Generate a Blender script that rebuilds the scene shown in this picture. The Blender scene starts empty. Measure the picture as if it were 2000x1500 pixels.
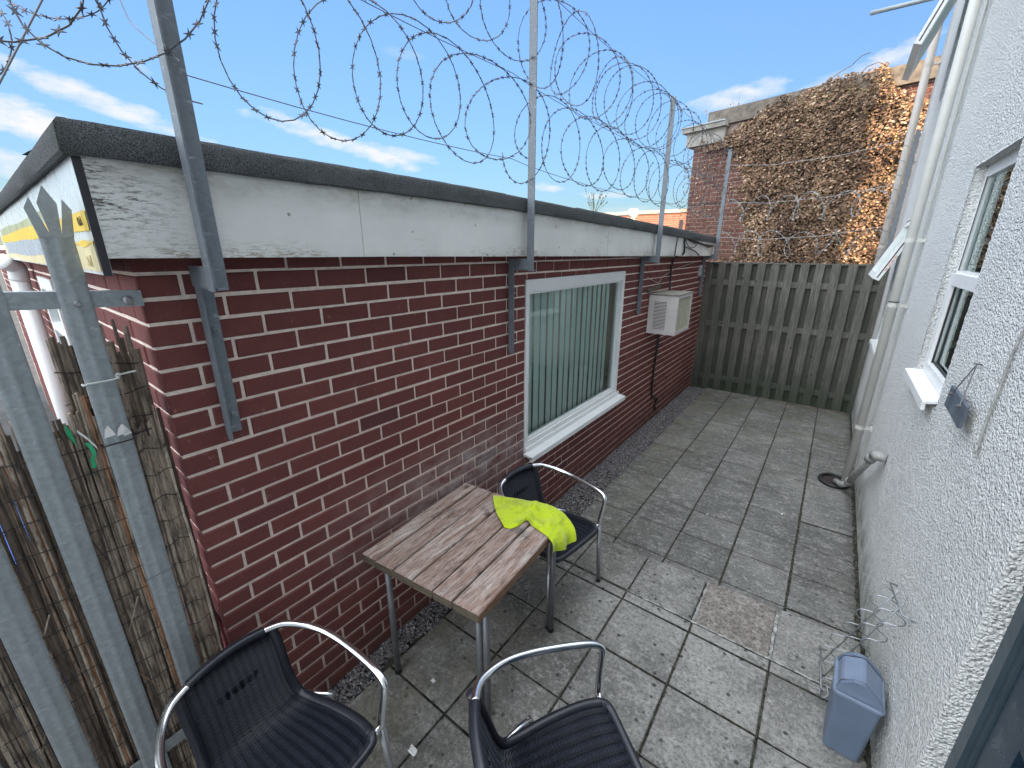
import bpy, bmesh, math, random
import numpy as np
from mathutils import Vector, Matrix, noise
random.seed(7); rng = np.random.default_rng(7)
S = bpy.context.scene; COL = S.collection
R = math.radians; PI = math.pi

# ---------------------------------------------------------------- camera, sky, sun, exposure
FPX = 823.31
CM = np.array([[0.79957145, -0.57227786, -0.18216352], [0.60056956, 0.7625589, 0.24045814], [0.00130154, -0.30166533, 0.95341299]])
CAM = np.array([1.6596, 0.0, 2.149])
def ray(x, y): return CM @ np.array([(x - 1000) / FPX, 1, (750 - y) / FPX])
def at(x, y, ax, v):
    d = ray(x, y); k = 'xyz'.index(ax); t = (v - CAM[k]) / d[k]; return CAM + t * d
def zat(X, Y, py):
    v = (750 - py) / FPX; fw, u = CM[:, 1], CM[:, 2]; a = np.array([X - CAM[0], Y - CAM[1], 0])
    return (v * (fw @ a) - (u @ a)) / (u[2] - v * fw[2]) + CAM[2]
cd = bpy.data.cameras.new('camera'); cam = bpy.data.objects.new('camera', cd); COL.objects.link(cam)
cd.sensor_width = 36; cd.lens = FPX / 2000 * 36; cd.clip_end = 2000; cd.clip_start = .02
m = Matrix([[CM[i][0], CM[i][2], -CM[i][1], CAM[i]] for i in range(3)] + [[0, 0, 0, 1]]); cam.matrix_world = m
S.camera = cam
SUN_AZ = math.atan2(.79, .93)           # the sun stands over +x, a little towards -y
SUN_EL = R(17)
W = bpy.data.worlds.new('World'); S.world = W; W.use_nodes = True
nt = W.node_tree; bg = nt.nodes['Background']
sky = nt.nodes.new('ShaderNodeTexSky'); sky.sky_type = 'NISHITA'; sky.sun_disc = False
sky.sun_elevation = SUN_EL; sky.sun_rotation = R(90) + SUN_AZ; sky.air_density = 1.15; sky.dust_density = .7; sky.ozone_density = 1.6
bg.inputs['Strength'].default_value = .13
SKY_K = .16; CLOUD_C = (2.4, 2.4, 2.46); FILL_CLOUD_C = (8.8, 9.35, 10.0)
tc = nt.nodes.new('ShaderNodeTexCoord')
def vm(op, a, b):
    n = nt.nodes.new('ShaderNodeVectorMath'); n.operation = op; nt.links.new(a, n.inputs[0])
    if isinstance(b, (tuple, list)): n.inputs[1].default_value = b
    else: nt.links.new(b, n.inputs[1])
    return n
def ma(op, a, b=None, c=None, clamp=False):
    n = nt.nodes.new('ShaderNodeMath'); n.operation = op; n.use_clamp = clamp
    for i, q in enumerate((a, b, c)):
        if q is None: continue
        if isinstance(q, (int, float)): n.inputs[i].default_value = q
        else: nt.links.new(q, n.inputs[i])
    return n.outputs[0]
def wnoise(sc, det, stretch):
    mp = nt.nodes.new('ShaderNodeMapping'); mp.inputs['Scale'].default_value = stretch; nt.links.new(tc.outputs['Generated'], mp.inputs['Vector'])
    n = nt.nodes.new('ShaderNodeTexNoise'); n.inputs['Scale'].default_value = sc; n.inputs['Detail'].default_value = det; n.inputs['Roughness'].default_value = .6
    nt.links.new(mp.outputs[0], n.inputs['Vector']); return n.outputs['Fac']
n1 = wnoise(9, 6, (1, 1, 3.2)); n2 = wnoise(34, 4, (1, 1, 2.5))
clouds = [(175, 190, 210, 24, 4, 1), (40, 232, 250, 40, 11, 1), (0, 318, 130, 34, 5, .8), (560, 233, 55, 13, 4, .8), (680, 285, 170, 19, 7, .9), (790, 300, 80, 12, 6, .7), (1068, 366, 34, 12, 6, 1),
          (1175, 381, 60, 9, 4, .9), (1420, 196, 95, 28, 2, .85), (1690, 142, 170, 28, -13, 1), (1560, 190, 160, 16, -12, .6), (265, 125, 36, 9, 18, .3), (790, 105, 40, 14, 0, .18), (60, 400, 240, 40, 0, .75), (1150, 420, 300, 16, 3, .35)]
acc = None
for (px, py, a, b, tl, wgt) in clouds:
    d = ray(px, py); d = d / np.linalg.norm(d); c_, s_ = math.cos(R(tl)), math.sin(R(tl))
    e1 = ray(px + a * c_, py + a * s_); e1 = e1 / np.linalg.norm(e1) - d; e2 = ray(px - b * s_, py + b * c_); e2 = e2 / np.linalg.norm(e2) - d
    df = vm('SUBTRACT', tc.outputs['Generated'], tuple(d))
    u = vm('DOT_PRODUCT', df.outputs[0], tuple(e1 / (e1 @ e1))).outputs['Value']; v = vm('DOT_PRODUCT', df.outputs[0], tuple(e2 / (e2 @ e2))).outputs['Value']
    w_ = vm('DOT_PRODUCT', tc.outputs['Generated'], tuple(d)).outputs['Value']
    e = ma('ADD', ma('MULTIPLY', u, u), ma('MULTIPLY', v, v))
    k = ma('SUBTRACT', 1.0, e)
    k = ma('ADD', k, ma('MULTIPLY', ma('SUBTRACT', n1, .5), 3.6)); k = ma('ADD', k, ma('MULTIPLY', ma('SUBTRACT', n2, .5), 1.6))
    k = ma('MULTIPLY', k, .75, clamp=True); k = ma('MULTIPLY', k, ma('GREATER_THAN', w_, .6)); k = ma('MULTIPLY', k, wgt)
    acc = k if acc is None else ma('MAXIMUM', acc, k)
# thin veil of haze low over the horizon
sx = nt.nodes.new('ShaderNodeSeparateXYZ'); nt.links.new(tc.outputs['Generated'], sx.inputs[0])
# the glare round the horizon is held back so that the blue stays even across the sky
lum = vm('DOT_PRODUCT', sky.outputs[0], (.25, .6, .15)).outputs['Value']; sc_ = ma('DIVIDE', .405, ma('ADD', .35, ma('MULTIPLY', lum, SKY_K)))
vs = nt.nodes.new('ShaderNodeVectorMath'); vs.operation = 'SCALE'; nt.links.new(sky.outputs[0], vs.inputs[0]); nt.links.new(sc_, vs.inputs['Scale'])
def cmix(f, a, b):
    q = nt.nodes.new('ShaderNodeMix'); q.data_type = 'RGBA'; nt.links.new(f, q.inputs['Factor'])
    for n_, v in (('A', a), ('B', b)):
        if isinstance(v, tuple): q.inputs[n_].default_value = v + (1,)
        else: nt.links.new(v, q.inputs[n_])
    return q.outputs['Result']
tn_ = vm('MULTIPLY', vs.outputs[0], (.73, .92, 1.23)); c0 = cmix(acc, tn_.outputs[0], CLOUD_C)
# broken bright cloud, unseen, added overhead and behind the camera as fill light
bk = vm('DOT_PRODUCT', tc.outputs['Generated'], (.33, -.55, .77)).outputs['Value']
bk = ma('MULTIPLY', ma('ADD', bk, .02), 2.6, clamp=True); bk = ma('MULTIPLY', bk, ma('ADD', .7, ma('MULTIPLY', n1, .6)), clamp=True)
c1 = cmix(bk, c0, FILL_CLOUD_C)
nt.links.new(c1, bg.inputs['Color'])
sd = bpy.data.lights.new('sun', 'SUN'); sd.energy = 5.0; sd.angle = R(.5); sd.color = (1, .74, .46)
so = bpy.data.objects.new('sun', sd); COL.objects.link(so)
sdir = Vector((math.cos(SUN_AZ) * math.cos(SUN_EL), -math.sin(SUN_AZ) * math.cos(SUN_EL), math.sin(SUN_EL)))
so.rotation_euler = (-sdir).to_track_quat('-Z', 'Y').to_euler(); so.location = (8, -3, 12)
S.view_settings.view_transform = 'Standard'; S.view_settings.look = 'None'; S.view_settings.exposure = 1.66; S.view_settings.gamma = 1
S.render.engine = 'CYCLES'

# ---------------------------------------------------------------- materials
class NT:
    def __init__(s, name):
        s.m = bpy.data.materials.new(name); s.m.use_nodes = True; s.t = s.m.node_tree; s.b = s.t.nodes['Principled BSDF']
        s.co = s.t.nodes.new('ShaderNodeTexCoord').outputs['Object']
    def lk(s, a, b):
        if isinstance(a, bpy.types.NodeSocket): s.t.links.new(a, b)
        else: b.default_value = a
    def noise(s, sc, det=4, rough=.6, stretch=None, co=None, out='Fac', dist=0):
        n = s.t.nodes.new('ShaderNodeTexNoise'); n.inputs['Scale'].default_value = sc; n.inputs['Detail'].default_value = det; n.inputs['Roughness'].default_value = rough; n.inputs['Distortion'].default_value = dist
        c = co or s.co
        if stretch:
            mp = s.t.nodes.new('ShaderNodeMapping'); mp.inputs['Scale'].default_value = stretch; s.lk(c, mp.inputs['Vector']); c = mp.outputs[0]
        s.lk(c, n.inputs['Vector']); return n.outputs[out]
    def voro(s, sc, feat='F1', stretch=None, out='Distance', rnd=1, smooth=None):
        n = s.t.nodes.new('ShaderNodeTexVoronoi'); n.feature = feat; n.inputs['Scale'].default_value = sc; n.inputs['Randomness'].default_value = rnd
        c = s.co
        if stretch:
            mp = s.t.nodes.new('ShaderNodeMapping'); mp.inputs['Scale'].default_value = stretch; s.lk(c, mp.inputs['Vector']); c = mp.outputs[0]
        s.lk(c, n.inputs['Vector']); return n.outputs[out]
    def ramp(s, f, stops, interp='LINEAR'):
        n = s.t.nodes.new('ShaderNodeValToRGB'); n.color_ramp.interpolation = interp; e = n.color_ramp.elements
        while len(e) < len(stops): e.new(.5)
        for q, (p, c) in zip(e, stops): q.position = p; q.color = (c if isinstance(c, tuple) else (c, c, c)) + (1,)
        s.lk(f, n.inputs[0]); return n.outputs[0]
    def mix(s, f, a, b, mode='MIX'):
        n = s.t.nodes.new('ShaderNodeMix'); n.data_type = 'RGBA'; n.blend_type = mode
        q = lambda c: c + (1,) if isinstance(c, tuple) else c
        s.lk(f, n.inputs['Factor']); s.lk(q(a), n.inputs['A']); s.lk(q(b), n.inputs['B']); return n.outputs['Result']
    def math(s, op, a, b=0, clamp=False):
        n = s.t.nodes.new('ShaderNodeMath'); n.operation = op; n.use_clamp = clamp; s.lk(a, n.inputs[0]); s.lk(b, n.inputs[1]); return n.outputs[0]
    def attr(s, nm='rnd'):
        n = s.t.nodes.new('ShaderNodeAttribute'); n.attribute_name = nm; return n.outputs['Fac']
    def xyz(s):
        n = s.t.nodes.new('ShaderNodeSeparateXYZ'); s.lk(s.co, n.inputs[0]); return n.outputs
    def bump(s, h, dist, st=1, nrm=None):
        n = s.t.nodes.new('ShaderNodeBump'); n.inputs['Distance'].default_value = dist; n.inputs['Strength'].default_value = st; s.lk(h, n.inputs['Height'])
        if nrm is not None: s.lk(nrm, n.inputs['Normal'])
        return n.outputs[0]
    def fin(s, col, rough=.8, metal=0, nrm=None, spec=None, **kw):
        if isinstance(col, tuple): col = col + (1,)
        s.lk(col, s.b.inputs['Base Color']); s.lk(rough, s.b.inputs['Roughness']); s.b.inputs['Metallic'].default_value = metal
        if spec is not None: s.b.inputs['Specular IOR Level'].default_value = spec
        if nrm is not None: s.lk(nrm, s.b.inputs['Normal'])
        for k, v in kw.items(): s.b.inputs[k].default_value = v
        return s.m
def plain(name, col, rough=.6, metal=0, var=.12, sc=6, bd=0, bsc=60, spec=None):
    n = NT(name); f = n.noise(sc, 5)
    c = n.mix(n.ramp(f, [(.3, 0.), (.7, 1.)]), tuple(x * (1 - var) for x in col), tuple(min(1, x * (1 + var)) for x in col))
    return n.fin(c, n.ramp(n.noise(sc * 3, 3), [(.3, max(0, rough - .08)), (.7, min(1, rough + .08))]), metal, n.bump(n.noise(bsc, 4), bd) if bd else None, spec)
M = {}
def m_brick(name, a, b, stain=True, mossy=True):
    n = NT(name); r = n.attr(); f = n.noise(14, 5); x = n.xyz()
    c = n.ramp(r, [(0, a), (.45, tuple((p + q) / 2 for p, q in zip(a, b))), (.8, b), (.97, b), (1, (b[0] * .66, b[1] * .8, b[2] * 1.0))])
    c = n.mix(n.ramp(f, [(.35, 0.), (.75, .5)]), c, (b[0] * .72, b[1] * .8, b[2] * .9))
    c = n.mix(n.math('MULTIPLY', n.ramp(n.noise(150, 3), [(.62, 0.), (.75, 1.)]), .35), c, (.34, .22, .19))
    c = n.mix(n.math('MULTIPLY', n.ramp(n.noise(42, 4, stretch=(1, 1.2, .6)), [(.66, 0.), (.72, 1.)]), .4), c, (.36, .24, .21))
    if stain:   # pale salt bloom in a band on the lower wall
        g = n.math('SUBTRACT', x[2], .80); g = n.math('SUBTRACT', 1, n.math('ABSOLUTE', n.math('MULTIPLY', g, 2.9)), True)
        h = n.math('SUBTRACT', 1, n.math('ABSOLUTE', n.math('MULTIPLY', n.math('SUBTRACT', x[1], 1.75), .95)), True)
        g = n.math('MULTIPLY', n.math('MULTIPLY', g, h), n.ramp(n.noise(7, 7, .7, stretch=(1, 1, 1.6)), [(.36, 0.), (.72, 1.)]))
        c = n.mix(n.math('MULTIPLY', g, 1.25, True), c, (.46, .41, .40))
    if mossy:
        k = n.math('MULTIPLY', n.math('SUBTRACT', .42, x[2]), 2.6, True); k = n.math('MULTIPLY', k, n.ramp(n.noise(5, 6), [(.35, .1), (.7, 1.)]))
        c = n.mix(n.math('MULTIPLY', k, .6), c, (.07, .06, .045))
    return n.fin(c, .78, 0, n.bump(n.noise(120, 5), .0016, .8), .25)
M['brick'] = m_brick('brick', (.172, .054, .048), (.142, .044, .041))
M['brick_far'] = m_brick('brick_far', (.19, .085, .065), (.14, .06, .05), False, False)
M['brick_orange'] = m_brick('brick_orange', (.30, .12, .07), (.24, .09, .055), False, False)
def m_mortar(name, col):
    n = NT(name); f = n.noise(25, 6, .7); c = n.mix(n.ramp(f, [(.3, 0.), (.62, 1.)]), tuple(x * .72 for x in col), col)
    x = n.xyz(); k = n.math('MULTIPLY', n.math('SUBTRACT', .40, x[2]), 2.4, True)
    c = n.mix(n.math('MULTIPLY', k, .6), c, (.09, .075, .06))
    return n.fin(c, .95, 0, n.bump(n.noise(220, 4), .002), .1)
M['mortar'] = m_mortar('mortar', (.86, .73, .64)); M['mortar_far'] = m_mortar('mortar_far', (.42, .34, .30))
def m_slab():
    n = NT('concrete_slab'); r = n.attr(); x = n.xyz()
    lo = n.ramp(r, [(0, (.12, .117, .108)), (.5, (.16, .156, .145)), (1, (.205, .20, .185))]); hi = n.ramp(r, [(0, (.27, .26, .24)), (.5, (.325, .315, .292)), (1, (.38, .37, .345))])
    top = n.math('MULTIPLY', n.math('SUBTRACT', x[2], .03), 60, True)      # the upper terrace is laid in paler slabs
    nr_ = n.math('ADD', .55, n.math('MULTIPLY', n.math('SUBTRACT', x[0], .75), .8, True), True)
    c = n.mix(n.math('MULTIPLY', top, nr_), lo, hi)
    blot = n.noise(2.3, 8, .7, dist=.6); c = n.mix(n.ramp(blot, [(.34, .75), (.55, 0.)]), c, (.075, .077, .073))
    big = n.noise(1.1, 5, .6, dist=.4); c = n.mix(n.ramp(big, [(.40, .55), (.52, 0.)]), c, (.095, .09, .08)); c = n.mix(n.ramp(n.noise(1.6, 6, .6), [(.55, 0.), (.7, .45)]), c, (.34, .33, .30))
    lich = n.noise(7, 9, .8, stretch=(1, 1.6, 1)); c = n.mix(n.math('MULTIPLY', n.ramp(lich, [(.50, 0.), (.64, 1.)]), .55), c, (.42, .415, .39))
    lich2 = n.noise(24, 7, .8); c = n.mix(n.math('MULTIPLY', n.ramp(lich2, [(.54, 0.), (.64, 1.)]), .5), c, (.46, .45, .43))
    fine = n.noise(48, 7, .85); c = n.mix(n.ramp(fine, [(.36, .8), (.53, 0.)]), c, (.055, .055, .053))
    c = n.mix(n.math('MULTIPLY', n.ramp(n.noise(150, 3), [(.58, 0.), (.68, 1.)]), .45), c, (.5, .49, .47))
    sp = n.ramp(n.voro(15), [(.10, 1.), (.19, 0.)]); sp2 = n.ramp(n.noise(8, 3), [(.36, 0.), (.46, 1.)])
    near = n.math('SUBTRACT', 1, n.math('MULTIPLY', n.math('SUBTRACT', x[1], 2.4), .55), True)
    c = n.mix(n.math('MULTIPLY', n.math('MULTIPLY', sp, sp2), n.math('MULTIPLY', near, .95)), c, (.035, .035, .035))
    sp3 = n.ramp(n.voro(44), [(.12, 1.), (.2, 0.)]); c = n.mix(n.math('MULTIPLY', n.math('MULTIPLY', sp3, n.ramp(n.noise(5, 4), [(.45, 0.), (.6, 1.)])), n.math('MULTIPLY', near, .7)), c, (.07, .07, .07))
    al = n.math('MULTIPLY', n.math('SUBTRACT', x[1], 4.0), .3, True); al = n.math('MULTIPLY', al, n.ramp(n.noise(3.1, 6), [(.42, 0.), (.62, 1.)]))
    c = n.mix(n.math('MULTIPLY', al, .55), c, (.095, .10, .055))
    al2 = n.math('SUBTRACT', 1, n.math('MULTIPLY', n.math('SUBTRACT', x[0], .2), 1.3), True); al2 = n.math('MULTIPLY', al2, n.ramp(n.noise(4.3, 6), [(.4, 0.), (.6, 1.)]))
    c = n.mix(n.math('MULTIPLY', al2, .5), c, (.16, .15, .09))
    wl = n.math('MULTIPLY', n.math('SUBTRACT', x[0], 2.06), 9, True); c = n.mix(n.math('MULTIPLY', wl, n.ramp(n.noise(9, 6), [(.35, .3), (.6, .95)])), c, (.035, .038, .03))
    h = n.mix(.5, n.noise(60, 8, .8), n.noise(14, 6, .7))
    return n.fin(c, n.ramp(n.noise(4, 4), [(.3, .62), (.7, .9)]), 0, n.bump(h, .010, .9), .35)
M['slab'] = m_slab()
n = NT('red_brown_slab'); c = n.mix(n.ramp(n.noise(50, 7, .85), [(.40, 0.), (.6, 1.)]), (.075, .063, .055), (.31, .27, .24)); c = n.mix(n.ramp(n.noise(24, 8, .8), [(.48, 0.), (.60, .7)]), c, (.42, .40, .37)); c = n.mix(n.ramp(n.voro(30), [(.10, .8), (.18, 0.)]), c, (.06, .05, .045)); M['slab_red'] = n.fin(c, .85, 0, n.bump(n.noise(70, 7, .8), .008))
n = NT('joint_dirt'); c = n.mix(n.ramp(n.noise(18, 5), [(.4, 0.), (.65, 1.)]), (.022, .022, .02), (.10, .095, .08)); M['joint'] = n.fin(c, 1, 0, n.bump(n.noise(150, 4), .01), .05)
n = NT('black_moss'); M['moss'] = n.fin(n.mix(n.ramp(n.noise(60, 5), [(.4, 0.), (.65, 1.)]), (.025, .027, .02), (.11, .11, .085)), 1, 0, n.bump(n.noise(120, 4), .012), .02)
n = NT('pale_pointing'); c = n.mix(n.ramp(n.noise(30, 6, .7), [(.4, 0.), (.6, 1.)]), (.14, .14, .13), (.5, .5, .47)); M['pointing'] = n.fin(c, .95, 0, n.bump(n.noise(120, 4), .006))
n = NT('gravel_stone'); r = n.attr(); c = n.ramp(r, [(0, (.045, .048, .055)), (.35, (.14, .14, .15)), (.6, (.25, .24, .24)), (.85, (.17, .13, .12)), (1, (.48, .47, .46))]); M['gravel'] = n.fin(c, .8, 0, n.bump(n.noise(160, 3), .002))
def m_render():
    n = NT('roughcast'); x = n.xyz()
    a = n.voro(96, 'F1'); b = n.voro(190, 'SMOOTH_F1'); f = n.noise(120, 6, .7); big = n.noise(52, 4, .6)
    h = n.math('ADD', n.math('MULTIPLY', a, -1.1), n.math('MULTIPLY', b, -.5)); h = n.math('ADD', h, n.math('MULTIPLY', f, .55)); h = n.math('ADD', h, n.math('MULTIPLY', big, 1.6))
    col = n.mix(n.ramp(n.noise(1.4, 6, .6), [(.3, 0.), (.7, 1.)]), (.77, .78, .765), (.86, .865, .845))
    col = n.mix(n.math('MULTIPLY', n.ramp(a, [(.50, 0.), (.72, 1.)]), .4), col, (.42, .43, .43))  # pits of the roughcast tinted darker: their shade is put into the colour
    # splash dirt at the foot of the wall
    k = n.math('MULTIPLY', n.math('SUBTRACT', .36, x[2]), 4.5, True); k = n.math('MULTIPLY', k, n.ramp(n.noise(6, 7, .7), [(.30, 0.), (.6, 1.)]))
    col = n.mix(n.math('MULTIPLY', k, .75), col, (.17, .18, .14))
    uy = n.math('SUBTRACT', 1, n.math('ABSOLUTE', n.math('MULTIPLY', n.math('SUBTRACT', x[1], 3.1), 1.7)), True); uz = n.math('MULTIPLY', n.math('MULTIPLY', n.math('SUBTRACT', 1.42, x[2]), 30, True), n.math('SUBTRACT', 1, n.math('MULTIPLY', n.math('SUBTRACT', 1.42, x[2]), 1.6), True))
    col = n.mix(n.math('MULTIPLY', n.math('MULTIPLY', uy, uz), n.ramp(n.noise(9, 5, .7, stretch=(1, 1, .12)), [(.48, 0.), (.68, .6)])), col, (.40, .40, .36))
    st = n.math('MULTIPLY', n.ramp(n.noise(5, 6, .7, stretch=(1, 1, .18)), [(.58, 0.), (.75, 1.)]), .22); col = n.mix(st, col, (.42, .41, .37))
    return n.fin(col, .92, 0, n.bump(h, .0115, 1.0), .2)
M['render'] = m_render()
n = NT('roofing_felt'); c = n.mix(n.ramp(n.noise(380, 2, .8), [(.40, 0.), (.68, 1.)]), (.035, .038, .041), (.20, .21, .215)); c = n.mix(n.ramp(n.noise(5, 6), [(.5, 0.), (.7, .5)]), c, (.055, .065, .05)); M['felt'] = n.fin(c, 1, 0, n.bump(n.noise(260, 2, .8), .003), .02)
n = NT('fascia_paint'); x = n.xyz(); c = n.mix(n.ramp(n.noise(3, 5), [(.3, 0.), (.7, 1.)]), (.62, .63, .61), (.74, .745, .72))
g = n.math('ADD', n.math('MULTIPLY', n.math('SUBTRACT', x[2], 2.27), 9, True), n.math('MULTIPLY', n.math('SUBTRACT', 2.15, x[2]), 12, True)); g = n.math('MULTIPLY', g, n.ramp(n.noise(9, 8, .75, stretch=(1, .5, 1.3)), [(.40, 0.), (.62, 1.)]))
c = n.mix(n.math('MULTIPLY', g, .75), c, (.30, .26, .19))
pe = n.math('SUBTRACT', 1, n.math('MULTIPLY', n.math('SUBTRACT', x[1], .30), 3.4), True); crack = n.ramp(n.noise(60, 9, .85, stretch=(1, .42, 2.4)), [(.455, 1.), (.49, 0.)])
big_ = n.ramp(n.noise(5, 5), [(.42, .25), (.62, 1.)]); pe = n.math('MULTIPLY', pe, big_)
hair = n.ramp(n.noise(11, 2, .4, stretch=(1, .22, 4)), [(.492, 0.), (.499, .8), (.507, 0.)]); hair = n.math('MULTIPLY', hair, n.ramp(n.noise(2.7, 3), [(.56, 0.), (.62, 1.)]))
c = n.mix(n.math('MULTIPLY', n.math('MULTIPLY', pe, crack), 1.35, True), c, (.10, .09, .075))
c = n.mix(n.math('MULTIPLY', hair, .55), c, (.25, .23, .2)); low = n.math('MULTIPLY', n.math('SUBTRACT', 2.185, x[2]), 20, True); patch = n.ramp(n.noise(2.1, 3), [(.48, 0.), (.6, 1.)]); c = n.mix(n.math('MULTIPLY', n.math('MULTIPLY', low, crack), patch), c, (.33, .28, .22))
sp = n.ramp(n.voro(11), [(.055, 1.), (.085, 0.)]); c = n.mix(n.math('MULTIPLY', sp, .7), c, (.13, .09, .06))
rs = n.ramp(n.voro(5.3), [(.03, 1.), (.06, 0.)]); c = n.mix(n.math('MULTIPLY', rs, .8), c, (.42, .19, .05))
M['fascia'] = n.fin(c, .5, 0, n.bump(n.noise(60, 6, .7), .002), .4)
M['upvc'] = plain('white_upvc', (.76, .77, .77), .35, var=.04, sc=9); M['upvc_dirty'] = plain('dusty_upvc', (.62, .63, .62), .5, var=.2, sc=14)
n = NT('window_glass'); out = n.t.nodes['Material Output']; tr = n.t.nodes.new('ShaderNodeBsdfTransparent'); gl = n.t.nodes.new('ShaderNodeBsdfGlossy'); gl.inputs['Roughness'].default_value = .01; gl.inputs['Color'].default_value = (.9, 1, .97, 1)
tr.inputs['Color'].default_value = (.90, .965, .95, 1); fr = n.t.nodes.new('ShaderNodeFresnel'); fr.inputs['IOR'].default_value = 1.5; ms = n.t.nodes.new('ShaderNodeMixShader')
n.lk(n.math('MULTIPLY', fr.outputs[0], 1.3, True), ms.inputs[0]); n.lk(tr.outputs[0], ms.inputs[1]); n.lk(gl.outputs[0], ms.inputs[2]); n.lk(ms.outputs[0], out.inputs['Surface']); M['glass'] = n.m
M['blind'] = plain('blind_fabric', (.70, .80, .76), .8, var=.05); M['dark_room'] = plain('dark_interior', (.03, .035, .035), .9)
M['dark_gasket'] = plain('dark_gasket', (.02, .02, .025), .6)
def m_galv(name, base, rough=.45, metal=.55):
    n = NT(name); v = n.voro(95, out='Color'); bw = n.t.nodes.new('ShaderNodeRGBToBW'); n.lk(v, bw.inputs[0])
    f = n.mix(.5, bw.outputs[0], n.noise(9, 6, .7)); c = n.mix(n.ramp(f, [(.25, 0.), (.75, 1.)]), tuple(x * .86 for x in base), tuple(x * 1.13 for x in base))
    c = n.mix(n.math('MULTIPLY', n.ramp(n.noise(22, 6, .7, stretch=(1, 1, 2.6)), [(.60, 0.), (.68, 1.)]), .35), c, (.62, .66, .68))
    return n.fin(c, n.ramp(f, [(.2, rough - .1), (.8, rough + .12)]), metal, n.bump(n.noise(30, 5), .0015))
M['galv'] = m_galv('galvanised_steel', (.165, .19, .215), .55, .12); M['galv_pale'] = m_galv('weathered_galvanised_steel', (.31, .345, .36), .5, .3)
M['razor'] = plain('razor_wire_steel', (.10, .10, .11), .45, .6, var=.3, sc=30); M['wire'] = plain('straining_wire_steel', (.14, .14, .15), .5, .5)
M['chrome'] = plain('polished_aluminium', (.80, .81, .82), .17, 1, var=.03); M['tube'] = plain('brushed_steel_tube', (.42, .43, .45), .34, .85, var=.12)
M['white_wire'] = plain('chromed_wire', (.36, .38, .40), .35, .8)
n = NT('black_plastic_weave'); r = n.attr(); c = n.ramp(r, [(0, (.003, .004, .007)), (1, (.034, .039, .058))]); M['weave'] = n.fin(c, .42, 0, None, .35)
M['binding'] = plain('black_plastic_binding', (.016, .018, .026), .34, var=.2, sc=60, spec=.5)
def m_plank():
    n = NT('weathered_wood'); r = n.attr(); wv = n.noise(3.4, 9, .72, stretch=(11, 1.1, 11)); gr = n.noise(12, 8, .85, stretch=(15, 1.0, 15))
    c = n.ramp(wv, [(.34, (.20, .115, .09)), (.44, (.30, .20, .16)), (.53, (.43, .35, .31)), (.66, (.58, .53, .49))])
    c = n.mix(n.math('MULTIPLY', r, .8), c, n.ramp(gr, [(.38, (.13, .07, .055)), (.50, (.27, .175, .14)), (.62, (.48, .41, .37))]))
    c = n.mix(n.ramp(gr, [(.40, .85), (.48, 0.)]), c, (.055, .038, .034))
    dirt = n.ramp(n.noise(9, 7, .75), [(.55, 0.), (.66, .6)]); c = n.mix(dirt, c, (.07, .065, .06))
    kn = n.ramp(n.voro(4.2, stretch=(1.3, .7, 1)), [(.045, 1.), (.09, 0.)]); c = n.mix(n.math('MULTIPLY', kn, .8), c, (.05, .035, .03))
    return n.fin(c, .78, 0, n.bump(n.mix(.4, gr, wv), .0045, 1), .25)
M['plank'] = m_plank()
n = NT('plank_edge_wood'); x = n.noise(20, 6, .7, stretch=(1, .2, 6)); M['plank_edge'] = n.fin(n.ramp(x, [(.3, (.05, .042, .03)), (.7, (.14, .11, .075))]), .9, 0, n.bump(x, .003))
n = NT('plank_side_wood'); x = n.noise(22, 7, .7, stretch=(8, .8, 8)); M['plank_side'] = n.fin(n.ramp(x, [(.3, (.10, .055, .03)), (.7, (.34, .19, .11))]), .85, 0, n.bump(x, .003))
n = NT('hi_vis_cloth'); c = n.mix(n.ramp(n.noise(16, 8, .75), [(.5, 0.), (.68, .75)]), (.50, .63, .02), (.24, .29, .03)); c = n.mix(n.ramp(n.noise(70, 5, .8), [(.58, 0.), (.68, .7)]), c, (.10, .12, .04)); M['cloth'] = n.fin(c, .95, 0, n.bump(n.noise(420, 2), .0012), .05, **{'Sheen Weight': .35})
def m_fence():
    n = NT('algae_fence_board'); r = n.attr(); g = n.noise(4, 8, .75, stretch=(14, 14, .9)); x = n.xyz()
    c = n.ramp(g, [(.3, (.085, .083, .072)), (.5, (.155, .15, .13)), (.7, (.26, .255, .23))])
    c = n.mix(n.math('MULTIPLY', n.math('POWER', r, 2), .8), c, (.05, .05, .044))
    lo = n.math('MULTIPLY', n.math('SUBTRACT', .75, x[2]), 1.5, True); c = n.mix(n.math('MULTIPLY', lo, .6), c, (.030, .045, .026))
    c = n.mix(n.ramp(n.noise(2, 5), [(.4, 0.), (.7, .45)]), c, (.050, .062, .045))
    kn = n.ramp(n.voro(6, stretch=(1, 1, .6)), [(.05, 1.), (.09, 0.)]); c = n.mix(n.math('MULTIPLY', kn, .7), c, (.03, .028, .024))
    return n.fin(c, .9, 0, n.bump(g, .004), .2)
M['fence'] = m_fence()
n = NT('reed'); r = n.attr(); g = n.noise(46, 6, .8, stretch=(1, 1, .22)); c = n.ramp(r, [(0, (.09, .065, .05)), (.3, (.25, .19, .145)), (.6, (.43, .345, .27)), (.82, (.62, .52, .42)), (.93, (.45, .19, .08)), (1, (.60, .40, .18))]); c = n.mix(n.ramp(g, [(.38, .85), (.56, 0.)]), c, (.05, .04, .033)); M['reed'] = n.fin(c, .8, 0, n.bump(g, .003))
n = NT('ivy_leaf'); r = n.attr(); c = n.ramp(r, [(0, (.045, .028, .02)), (.22, (.12, .07, .045)), (.45, (.23, .14, .085)), (.62, (.36, .23, .15)), (.74, (.17, .145, .06)), (.86, (.40, .20, .12)), (1, (.62, .46, .32))]); M['leaf'] = n.fin(c, .55, 0, None, .4)
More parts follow.
